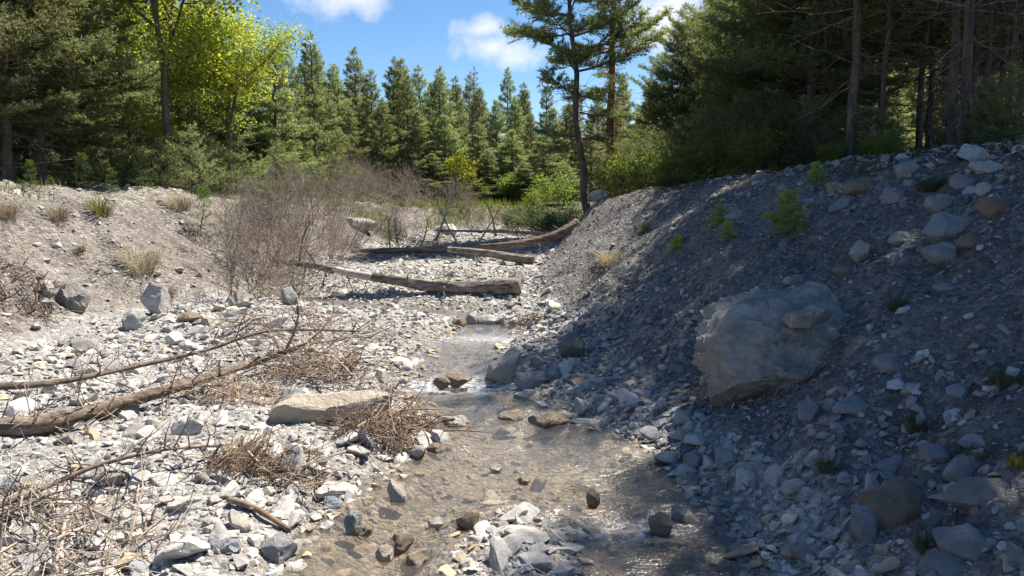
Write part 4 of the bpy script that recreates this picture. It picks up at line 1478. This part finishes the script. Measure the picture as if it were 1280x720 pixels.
    # lime-green broadleaf tree
    lime = broadleaf_proto(71, 8.0, M['leaf_lime'], M['bark'], 0.045, 190, 4, 0.10, (2, 3), 0.75, 0.25, leaf_from=2.0)
    x = (215 - 640) / FPX * 17.0
    place(lime, 'broadleaf_tree', (x, 17.0, tz(x, 17.0)), 0.6, 1.15, 'lime-green broadleaf tree standing among the pines', 'tree')
    x = (292 - 640) / FPX * 19.0
    place(lime, 'broadleaf_tree', (x, 19.0, tz(x, 19.0)), 2.9, 0.72, 'second lime-green broadleaf crown rising behind the slender pines', 'tree')
    # small yellow-green tree at the ravine head
    yel = broadleaf_proto(72, 2.6, M['leaf_yellow'], M['bark'], 0.05, 16, 3, 0.03, (2, 3), 0.6, 0.14)
    x = (570 - 640) / FPX * 29.5
    place(yel, 'broadleaf_tree', (x, 29.5, tz(x, 29.5)), 1.0, (1.0, 1.0, 1.15), 'small yellow-green tree at the head of the ravine', 'tree')
    # leafy shrubs
    shr = [broadleaf_proto(80 + k, 2.2, M['leaf_green'], M['bark'], 0.045, 16, 3, 0.025, (2, 3), 0.85, 0.16, 4, 0.04, 0.36) for k in range(2)]
    lg = 'fresh green leafy shrub growing along the forest foot'
    for px, y, s in [(385, 24.5, 0.7), (410, 26.5, 0.8), (432, 28.5, 0.8), (360, 23, 0.5), (475, 31.5, 0.7), (520, 32, 0.6), (600, 32, 0.5),
                     (640, 32, 0.7), (670, 30, 0.6), (700, 31, 0.8), (800, 29, 1.7), (780, 27, 1.2), (820, 27, 1.5), (835, 23, 1.0)]:
        x = (px - 640) / FPX * y
        place(shr[int(r.integers(2))], 'leafy_shrub', (x, y, tz(x, y)), r.uniform(0, 6), s, lg, 'shrub', 'green shrubs along the forest foot')
    for px, y, s in [(762, 20.4, 0.5), (785, 19.2, 0.6), (808, 18.4, 0.55), (832, 17.3, 0.6), (862, 16.2, 0.6), (895, 15.0, 0.55), (945, 13.6, 0.5), (1030, 11.6, 0.25), (1100, 10.6, 0.25), (1235, 8.9, 0.28)]:
        x = (px - 640) / FPX * y
        place(shr[int(r.integers(2))], 'leafy_shrub', (x, y, tz(x, y)), r.uniform(0, 6), s, 'leafy shrub on the crest of the shaded scree slope', 'shrub', 'leafy shrubs along the crest of the scree')
    wil = broadleaf_proto(85, 1.6, M['leaf_grey'], M['bark'], 0.04, 16, 3, 0.02, (2, 3), 0.8, 0.13, 5, 0.05, 0.36)
    for px, y, s in [(690, 22.5, 0.65), (668, 25, 0.75), (700, 24, 0.8), (650, 27, 0.7), (712, 21.6, 0.5)]:
        x = (px - 640) / FPX * y
        place(wil, 'willow_bush', (x, y, tz(x, y)), r.uniform(0, 6), s, 'grey-green willow bush at the bend behind the fallen logs', 'bush', 'willow bushes at the bend')
    # dark bushes under the shaded forest
    und = pine_proto(88, 1.8, 0.02, 0.95, 0.03, M['bark_shaded'], M['needle_shaded'], 'round', whorl=0.16, per=8, dead=False, dens=1.0)
    for px, y, s in [(800, 18.4, 0.8), (825, 17.8, 0.7), (850, 16.6, 0.8), (780, 19.4, 0.7), (768, 20.2, 0.6), (880, 15.4, 0.8), (1085, 11.2, 0.35), (1060, 12.2, 0.45),
                     (1010, 13.4, 0.6), (970, 14.0, 0.7), (930, 14.6, 0.8), (1225, 8.7, 0.35), (1255, 8.2, 0.4)]:
        x = (px - 640) / FPX * y
        place(und, 'pine_bush', (x, y, tz(x, y)), r.uniform(0, 6), s, 'low dark evergreen bush at the foot of the shaded forest', 'bush', 'dark bushes under the shaded forest')
    und2 = pine_proto(89, 2.0, 0.02, 1.0, 0.03, bk, nd, 'cone', whorl=0.2, per=8, dead=True, needle=0.09, dens=1.0)
    for k in range(26):
        px = -60 + 440 * (k + r.uniform(0, 1)) / 26; y = r.uniform(15.5, 20.5)
        x = (px - 640) / FPX * y
        place(und2, 'pine_bush', (x, y, tz(x, y)), r.uniform(0, 6), r.uniform(0.5, 0.95), 'low bushy pine in the undergrowth beneath the terrace pines', 'bush', 'bushy pines under the terrace stand')
    # young pines and seedlings
    yp = pine_proto(91, 1.2, 0.05, 0.48, 0.02, bk, M['needle_young'], 'cone', whorl=0.13, per=9, dead=False, needle=0.07, dens=1.3)
    for px, base, hp, lab in [(178, 236, 36, 'bushy young pine at the crest beneath the dark trunks'), (105, 232, 36, 'pale young pine at the crest beside the big grey-green pine'),
                              (253, 297, 46, 'young green conifer growing halfway down the soil bank'), (140, 240, 22, 'tiny young pine on the crest between two bigger ones'),
                              (38, 236, 26, 'little pine on the crest below the bare trunks'), (330, 250, 26, 'small pine beside the top of the dead brush')]:
        g = hit(px, base)
        if g.y > 30: g = Vector((at_y(px, 240, 13.0).x, 13.0, 0))
        z = tz(g.x, g.y); s = 1.25 * hp * g.y / FPX / 1.2
        place(yp, 'young_pine', (g.x, g.y, z), r.uniform(0, 6), s, lab, 'young pine')
    sd = pine_proto(92, 0.6, 0.05, 0.34, 0.012, bk, M['needle_seed'], 'cone', whorl=0.07, per=10, dead=False, needle=0.07, dens=2.4, width=0.014)
    for px, base, hp, lab in [(985, 291, 44, 'bright green pine seedling on the crest of the scree slope'), (895, 284, 24, 'low bright green seedling beside a long grey stone'),
                              (843, 314, 18, 'tiny yellow-green seedling on the middle of the scree'), (1022, 228, 20, 'small lit seedling at the forest edge'),
                              (912, 300, 20, 'squat green seedling below the long grey stone')]:
        g = hit(px, base)
        place(sd, 'pine_seedling', (g.x, g.y, g.z), r.uniform(0, 6), hp * g.y / FPX / 0.6, lab, 'seedling')





def build_grass():
    r = np.random.default_rng(8)
    gm = {'green': grass_mesh(1, 170, 0.30, 0.12, M['grass'], 0.5, 0.0035), 'dry': grass_mesh(2, 240, 0.34, 0.14, M['drygrass'], 0.6, 0.0035),
          'dark': grass_mesh(3, 240, 0.30, 0.13, M['darkgrass'], 0.8, 0.0035)}
    spec = [(125, 268, 34, 'green', 'green grass tuft near the crest of the soil bank'), (176, 338, 40, 'dry', 'dry grass tuft hanging on the middle of the soil bank'),
            (72, 276, 26, 'dry', 'dry grass tuft by the crest of the soil bank'), (208, 372, 22, 'dry', 'thin dry grass tuft beside the knobbly white boulder'),
            (8, 272, 28, 'dry', 'straw-coloured grass at the rim of the soil bank'), (225, 262, 26, 'dry', 'dry weeds on the crest beside the young conifer'),
            (100, 316, 14, 'green', 'small green plant on the bare soil bank'),
            (1148, 540, 36, 'dark', 'dark grass tuft on the fine scree below the lone bluish stone'), (1215, 575, 36, 'dark', 'dark grass tuft beside the pale blue boulder'),
            (1120, 388, 24, 'dark', 'dark grass tuft uphill of the huge boulder'), (1160, 240, 30, 'dark', 'grass clump between boulders at the top of the shaded bank'),
            (1255, 480, 34, 'dark', 'dark grass clump above the layered flagstone'), (1270, 585, 30, 'green', 'greenish tuft above the layered flagstone'),
            (760, 330, 24, 'dry', 'dry tuft with roots on the sunlit end of the scree'), (1035, 590, 26, 'dark', 'dark weeds under the flat blue grey slab'),
            (1160, 690, 36, 'dark', 'dark tuft between the brownish and the rough grey boulder'), (806, 290, 18, 'green', 'small green tuft on the crest of the scree'),
            (696, 388, 9, 'green', 'tiny bright green grass patch above the stream bank')]
    for px, py, hp, k, lab in spec:
        g = hit(px, py)
        s = hp * g.y / FPX / 0.32
        o = link('grass_tuft', gm[k])
        o.location = (g.x, g.y, g.z); o.scale = (s, s, s); o.rotation_euler = (0, 0, r.uniform(0, 6))
        tag(o, lab, 'grass')
    # meadow grass at the bend and along the far bank
    P = []
    x = r.uniform(-6, 7, 20000); y = r.uniform(21, 33, 20000)
    z, D, s, right, bf = terrain(x, y, True)
    k = (D > 0.25) & (n2(x, y, 0.6, 2, 91) > -0.15)
    x, y, z = x[k], y[k], z[k]
    n = len(x)
    h = r.uniform(0.1, 0.4, n); a = r.uniform(0, 6.28, n)
    b = np.stack([x, y, z - 0.02], -1)
    t = b + np.stack([np.cos(a) * h * 0.5, np.sin(a) * h * 0.5, h], -1)
    w = np.stack([-np.sin(a), np.cos(a), a * 0], -1) * 0.014
    V = np.stack([b - w, b + w, t], 1).reshape(-1, 3)
    c = np.repeat(np.clip(r.normal(0.55, 0.25, n), 0, 1), 3)[:, None] * np.ones(3)
    o = link('grass', mk_mesh('grass', V, np.arange(3 * n).reshape(-1, 3), M['grass'], False, c))
    tag(o, 'green grass on the far bank at the bend of the ravine', None, None, 'stuff')
    # weeds and short grass along the terrace crest
    x = r.uniform(-16, -4, 30000); y = r.uniform(8, 26, 30000)
    z, D, s, right, bf = terrain(x, y, True)
    k = (bf > 0.9) & (n2(x, y, 0.7, 3, 95) > 0.12)
    x, y, z = x[k], y[k], z[k]; n = len(x)
    h = r.uniform(0.06, 0.22, n); a = r.uniform(0, 6.28, n)
    b = np.stack([x, y, z - 0.02], -1)
    t = b + np.stack([np.cos(a) * h * 0.5, np.sin(a) * h * 0.5, h], -1)
    w = np.stack([-np.sin(a), np.cos(a), a * 0], -1) * 0.007
    V = np.stack([b - w, b + w, t], 1).reshape(-1, 3)
    c = np.repeat(np.clip(r.normal(0.5, 0.25, n), 0, 1), 3)[:, None] * np.ones(3)
    o = link('terrace_grass', mk_mesh('terrace_grass', V, np.arange(3 * n).reshape(-1, 3), M['grass'], False, c))
    tag(o, 'short green weeds on the terrace under the pines', None, None, 'stuff')




# ------------------------------------------------------------------ dead wood
def spline(P, n):
    P = np.asarray(P, float)
    t = np.linspace(0, len(P) - 1, n)
    out = []
    for q in t:
        i = min(int(q), len(P) - 2); u = q - i
        p0 = P[max(i - 1, 0)]; p1 = P[i]; p2 = P[i + 1]; p3 = P[min(i + 2, len(P) - 1)]
        out.append(0.5 * ((2 * p1) + (-p0 + p2) * u + (2 * p0 - 5 * p1 + 4 * p2 - p3) * u * u + (-p0 + 3 * p1 - 3 * p2 + p3) * u ** 3))
    return np.array(out)


def log_thing(name, label, cat, pts, r0, r1, mat, branches=(), seed=0, sides=22, seg=40, bark=0.13, group=None, twigs=0, twig_len=0.5, peeled=None, tint=(1, 1, 1)):
    """pts: world points along the trunk; branches: (t, direction, length, radius)"""
    r = np.random.default_rng(seed)
    S = spline(pts, seg)
    rad = (r1 + (r0 - r1) * (1 - np.linspace(0, 1, seg)) ** 1.35) * (1 + 0.06 * np.interp(np.arange(seg), np.linspace(0, seg, 7), r.normal(0, 1, 7)))
    rad[:max(2, seg // 12)] *= np.linspace(1.12, 1.0, max(2, seg // 12))
    e = empty(name, tuple(S[0]))
    off = S[0]
    if peeled:
        a, b = int(peeled[0] * seg), int(peeled[1] * seg)
        for lo, hi, nm, mt, k in ((0, a + 1, 'trunk', mat, 1.0), (a, b + 1, 'peeled_section', M['palewood'], 0.9), (b, seg, 'trunk', mat, 1.0)):
            if hi - lo < 2: continue
            mb = MB(); mb.tube(S[lo:hi] - off, rad[lo:hi] * k, sides, tint, True, bark if k == 1.0 else 0.05, seed + lo)
            link(nm, mb.mesh(nm, mt, True), e)
    else:
        mb = MB(); mb.tube(S - off, rad, sides, tint, True, bark, seed)
        link('trunk', mb.mesh('trunk', mat, True), e)
    for (t, d, L, br) in branches:
        p = S[int(t * (seg - 1))] - off
        d = unit(np.array(d, float))
        mb = MB(); tips = []
        pts2 = [p]; dd = d
        for q in range(6):
            dd = unit(dd + r.normal(0, 0.12, 3)); pts2.append(pts2[-1] + dd * L / 6)
        mb.tube(pts2, np.linspace(br, br * 0.35, 7), 5, (0.9, 0.85, 0.8), True)
        for q in range(3):
            i = int(r.integers(2, 6)); s = unit(dd + r.normal(0, 0.7, 3))
            mb.tube([pts2[i], pts2[i] + s * L * 0.2, pts2[i] + unit(s + r.normal(0, 0.2, 3)) * L * 0.42], [br * 0.4, br * 0.25, 0.002], 3, (0.9, 0.85, 0.8), False)
        link('branch', mb.mesh('branch', M['deadwood'], True), e)
    if twigs:
        mb = MB()
        for q in range(twigs):
            t = r.uniform(0.05, 1.0)
            p = S[int(t * (seg - 1))] - off
            d = unit(r.normal(0, 1, 3) + np.array([0, 0, 0.15]))
            L = twig_len * r.uniform(0.3, 1.1)
            p2 = p + d * L * 0.5; p3 = p2 + unit(d + r.normal(0, 0.35, 3)) * L * 0.5
            c = tuple(np.array([1, 0.95, 0.9]) * r.uniform(0.7, 1.4))
            mb.tube([p, p2, p3], [0.007, 0.005, 0.002], 3, c, False)
            for w in range(2):
                s = unit(d + r.normal(0, 0.6, 3)); mb.tube([p2, p2 + s * L * 0.35], [0.004, 0.0015], 3, c, False)
        tag(link('twigs', mb.mesh('twigs', M['twig'], True), e), kind='stuff')
    tag(e, label, cat, group)
    return e


def debris(name, label, px, py, w, h, n, seed, L=(0.15, 0.5), tint=(1, 1, 1), flat=0.45, upward=0.25, cat='debris', thin=1.0, axis=None):
    """a tangle of flood-washed sticks and roots on the ground"""
    r = np.random.default_rng(seed)
    g = hit(px, py)
    mb = MB()
    aa = r.uniform(0, 6.28, n); qq = np.sqrt(r.uniform(0, 1, n))
    zz = terrain(g.x + np.cos(aa) * qq * w, g.y + np.sin(aa) * qq * w * 0.8)
    for k in range(n):
        a, q = aa[k], qq[k]
        x = g.x + math.cos(a) * q * w; y = g.y + math.sin(a) * q * w * 0.8
        z = zz[k] + r.uniform(0, 1) ** 1.5 * h * (1 - q * q * 0.7)
        d = r.normal(0, 1, 3); d[2] = d[2] * flat + upward
        if axis is not None: d = d * 0.45 + np.array(axis) * (1 if r.uniform() < 0.5 else -1)
        d = unit(d)
        l = r.uniform(*L)
        p = np.array([x, y, z]) - np.array(g)
        p1 = p + d * l * 0.5; p2 = p1 + unit(d + r.normal(0, 0.4, 3)) * l * 0.5
        rd = r.uniform(0.0015, 0.005) * thin if r.uniform() < 0.85 else r.uniform(0.006, 0.012) * thin
        c = tuple(np.array(tint) * r.uniform(0.6, 1.5))
        mb.tube([p - d * l * 0.3, p, p1, p2], [rd, rd, rd * 0.8, rd * 0.4], 3, c, False)
    o = link(name, mb.mesh(name, M['twig'], True))
    o.location = g
    tag(o, label, cat)
    return o


def build_deadwood():
    V = np.array
    # big fallen log across the bed: bark butt at the foot of the bank, peeled pale middle, thin top in the brush
    gy = hit(645, 370).y
    pts = [at_y(650, 357, gy), at_y(600, 360, gy + 0.1), at_y(545, 358, gy + 0.3), at_y(490, 350, gy + 0.5), at_y(440, 342, gy + 0.7), at_y(400, 333, gy + 0.9), at_y(340, 325, gy + 1.1)]
    k = gy / FPX
    log_thing('fallen_log', 'thick fallen log with a pale peeled stretch lying across the gravel bed', 'log', [V(p) for p in pts], 10.5 * k, 3.8 * k, M['logbark'],
              [(0.80, (-0.4, -0.3, -1), 0.4, 0.016), (0.70, (0.3, -0.5, -0.7), 0.4, 0.014), (0.45, (0.2, -0.5, 0.5), 0.25, 0.02), (0.3, (-0.3, -0.6, 0.4), 0.2, 0.02), (0.9, (0.1, 0, 1), 0.9, 0.02), (0.97, (-0.2, 0.1, 1.0), 1.0, 0.02), (0.85, (-0.3, -0.3, 0.9), 0.7, 0.016)],
              seed=1, seg=60, bark=0.22, peeled=(0.58, 0.76), twigs=50, twig_len=0.6)
    gy = 17.6
    pts = [at_y(722, 280, gy + 0.5), at_y(690, 296, gy + 0.2), at_y(640, 306, gy), at_y(570, 311, gy + 0.2), at_y(500, 313, gy + 0.4), at_y(440, 314, gy + 0.6)]
    k = gy / FPX
    log_thing('fallen_log', 'long dark fallen trunk with bare branches bridging the ravine behind the thick log', 'log', [V(p) for p in pts], 7 * k, 3 * k, M['logbark'],
              [(0.55, (0.4, -0.2, 1), 1.2, 0.03), (0.6, (-0.5, -0.2, 1.0), 1.3, 0.03), (0.62, (0.3, -0.4, -1), 0.7, 0.03), (0.5, (-0.3, -0.3, -1), 0.7, 0.025), (0.75, (0.6, 0, 1.0), 0.9, 0.025), (0.7, (-0.1, -0.2, -1), 0.6, 0.02), (0.85, (-0.3, 0, 1), 0.9, 0.02)],
              seed=2, seg=50, bark=0.1, twigs=40, twig_len=0.6, tint=(0.8, 0.75, 0.72))
    gy = 16.4
    pts = [at_y(668, 326, gy), at_y(640, 322, gy + 0.1), at_y(605, 316, gy + 0.3), at_y(560, 312, gy + 0.6)]
    k = gy / FPX
    log_thing('fallen_log', 'short bark-covered log wedged under the long dark trunk', 'log', [V(p) for p in pts], 6.5 * k, 4 * k, M['logbark'], seed=3, bark=0.12)
    gy = 19.0
    pts = [at_y(690, 292, gy), at_y(640, 290, gy), at_y(590, 289, gy + 0.2), at_y(545, 288, gy + 0.4)]
    log_thing('fallen_pole', 'thin straight dead pole lying above the long dark trunk', 'log', [V(p) for p in pts], 0.045, 0.025, M['deadwood'], seed=4, twigs=16, twig_len=0.3)
    # pale leaning sticks
    g = hit(547, 300)
    gy = 19.4
    log_thing('leaning_stick', 'pale bleached stick leaning upright in front of the far bank', 'stick', [V(at_y(545, 300, gy)), V(at_y(556, 270, gy)), V(at_y(567, 228, gy + 0.3))], 0.05, 0.02, M['palewood'], seed=5, sides=6, seg=10)
    log_thing('leaning_stick', 'thin curved grey stick standing near the willow bushes', 'stick', [V(at_y(620, 295, 20)), V(at_y(614, 268, 20.2)), V(at_y(603, 245, 20.4))], 0.03, 0.012, M['deadwood'], seed=6, sides=6, seg=10)
    # foreground logs on the left of the bed
    def on_ground(px, py, lift):
        g = hit(px, py); return np.array([g.x, g.y, g.z + lift])
    pts = [on_ground(-60, 548, 0.07), on_ground(40, 545, 0.07), on_ground(140, 522, 0.08), on_ground(230, 498, 0.10), on_ground(320, 470, 0.13), on_ground(372, 457, 0.16)]
    log_thing('fallen_log', 'weathered brown log with broken twigs lying across the pale gravel', 'log', pts, 0.072, 0.03, M['logbark'],
              [(0.93, (0.25, 0.1, 1), 0.55, 0.016), (0.7, (0.3, -0.5, 0.1), 0.45, 0.012), (0.55, (0.4, -0.5, 0.2), 0.35, 0.010), (0.4, (0.2, -0.6, -0.05), 0.4, 0.010), (0.98, (0.9, 0.4, 0.45), 0.7, 0.014), (0.85, (0.8, 0.1, 0.3), 0.6, 0.012)],
              seed=7, bark=0.14, twigs=70, twig_len=0.4, tint=(0.8, 0.74, 0.7))
    pts = [on_ground(-60, 512, 0.16), on_ground(60, 505, 0.16), on_ground(160, 490, 0.2), on_ground(260, 470, 0.24), on_ground(340, 450, 0.28), on_ground(450, 440, 0.22)]
    log_thing('fallen_pole', 'long thin grey pole resting above the weathered brown log', 'log', pts, 0.034, 0.010, M['deadwood'],
              [(0.5, (0.2, -0.4, -0.5), 0.3, 0.008), (0.35, (0.2, -0.4, 0.5), 0.35, 0.008), (0.7, (0.1, 0.2, -0.7), 0.3, 0.008)], seed=8, twigs=45, twig_len=0.35, tint=(0.62, 0.58, 0.56))
    pts = [on_ground(-40, 672, 0.10), on_ground(40, 645, 0.12), on_ground(120, 615, 0.14), on_ground(200, 590, 0.13), on_ground(290, 572, 0.08)]
    log_thing('fallen_branch', 'slender grey branch running over the gravel beside the tangle of dry twigs', 'branch', pts, 0.022, 0.006, M['deadwood'],
              [(0.6, (0.4, 0.5, 0.4), 0.3, 0.007), (0.8, (0.3, 0.4, 0.4), 0.25, 0.006), (0.3, (0.3, -0.5, 0.1), 0.3, 0.007)], seed=9, twigs=45, twig_len=0.3, tint=(0.75, 0.7, 0.68))
    pts = [on_ground(286, 632, 0.03), on_ground(320, 645, 0.03), on_ground(362, 666, 0.015)]
    log_thing('half_buried_stick', 'short brown stick half buried in stones near the silt', 'stick', pts, 0.022, 0.014, M['deadwood'], seed=10, sides=8, seg=14, tint=(0.85, 0.75, 0.62))
    # tangles of twigs left by the flood
    debris('twig_tangle', 'big grey tangle of dry twigs in front of the slender grey branch', 40, 690, 0.62, 0.26, 300, 21, (0.12, 0.5), (1.2, 1.12, 1.04), thin=0.85)
    debris('twig_tangle', 'brown twig tangle caught under the end of the weathered log', 395, 470, 0.42, 0.32, 230, 22, (0.15, 0.5), (1.2, 1.05, 0.9), thin=0.8)
    debris('twig_tangle', 'brown twig litter packed beneath the weathered log', 300, 498, 0.45, 0.16, 240, 23, (0.12, 0.4), (1.2, 1.05, 0.9), thin=0.8)
    debris('root_debris', 'dark brown matted roots draped over the end of the ochre slab', 470, 545, 0.28, 0.26, 420, 24, (0.10, 0.34), (1.05, 0.9, 0.78), 0.6, -0.1, thin=0.7)
    debris('root_debris', 'thin sticks trailing from the matted roots towards the stream', 512, 535, 0.36, 0.10, 90, 25, (0.2, 0.6), (0.85, 0.7, 0.58), 0.25, 0.1)
    debris('root_debris', 'bundle of straw-brown fibrous roots on the gravel', 300, 592, 0.18, 0.20, 300, 26, (0.12, 0.3), (1.35, 1.15, 0.95), 0.8, 0.15, axis=(0.5, 0.3, 0.5), thin=0.7)
    debris('root_debris', 'dark fibrous debris between the straw bundle and the stream', 365, 590, 0.22, 0.16, 220, 27, (0.1, 0.3), (1.1, 0.97, 0.85), 0.5, 0.0, thin=0.7)
    debris('twig_tangle', 'light litter of twigs strewn on the gravel by the water', 460, 470, 0.7, 0.06, 160, 28, (0.15, 0.5), (0.85, 0.75, 0.68), 0.12, 0.02)
    debris('twig_tangle', 'sparse dead twigs lying on the gravel between log and brush', 380, 420, 1.0, 0.25, 160, 29, (0.2, 0.7), (0.9, 0.78, 0.7), 0.4, 0.2)
    debris('hanging_roots', 'dark roots hanging out of the undercut soil bank', 18, 352, 0.55, 0.10, 260, 30, (0.15, 0.45), (0.55, 0.45, 0.38), 0.5, -0.5)
    debris('hanging_roots', 'short dark roots exposed below the crest of the sunlit scree end', 760, 325, 0.3, 0.05, 80, 31, (0.1, 0.35), (0.5, 0.42, 0.36), 0.5, -0.4)
    debris('root_debris', 'dark roots at the undercut edge above the upper stream', 655, 408, 0.3, 0.08, 120, 32, (0.1, 0.3), (0.6, 0.48, 0.38), 0.5, -0.3)
    # dead brush: bare shrubs
    r = np.random.default_rng(44)
    sh = [dead_shrub_mesh(200 + k, 1.5, 10, 3, 0.012, 0.8, 0.05, (1.0, 0.95, 0.92)) for k in range(3)]
    sp = [(300, 372, 1.0, 'dense grey dead shrub rooted by the stream inlet'), (325, 350, 1.15, 'tall bare shrub at the heart of the dead brush'), (280, 330, 0.8, 'bare shrub clinging to the end of the soil bank'),
          (350, 330, 1.2, 'bare shrub standing behind the thin end of the thick log'), (372, 372, 0.9, 'leafless shrub in front of the thick log'), (395, 345, 1.0, 'leafless shrub growing through the thick log'),
          (415, 330, 0.9, 'leafless shrub beside the peeled part of the log'), (365, 300, 1.2, 'pale bare shrub on the slope below the terrace pines'), (335, 290, 1.1, 'pale bare shrub near the small crest pine'),
          (310, 300, 0.9, 'brownish bare shrub above the stream inlet')]
    for i, (px, py, s, lab) in enumerate(sp):
        g = hit(px, py)
        o = link('dead_shrub', sh[i % 3]); o.location = (g.x, g.y, g.z); o.rotation_euler = (0, 0, r.uniform(0, 6)); o.scale = (s * 0.9, s * 0.9, s)
        tag(o, lab, 'shrub')
    for i, (px, y, s) in enumerate([(400, 20, 1.0), (425, 21, 1.0), (450, 22.5, 1.0), (470, 24, 1.1), (490, 22, 0.8), (510, 25, 1.1), (530, 26.5, 1.1), (380, 18.5, 1.1), (440, 19, 0.8), (560, 27, 0.9), (585, 27.5, 0.8),
                                    (610, 26.5, 0.7), (500, 19, 0.7), (475, 26, 1.1), (455, 25.5, 1.1), (415, 23.5, 1.2), (640, 27, 0.6), (540, 20.5, 0.6)]):
        x = (px - 640) / FPX * y
        o = link('dead_shrub', sh[i % 3]); o.location = (x, y, tz(x, y)); o.rotation_euler = (0, 0, r.uniform(0, 6)); o.scale = (s, s, s)
        tag(o, 'grey leafless shrub in the thicket farther up the ravine', 'shrub', 'leafless shrubs farther up the ravine')




build_boulders()
build_stones()
build_trees()
build_grass()
build_deadwood()
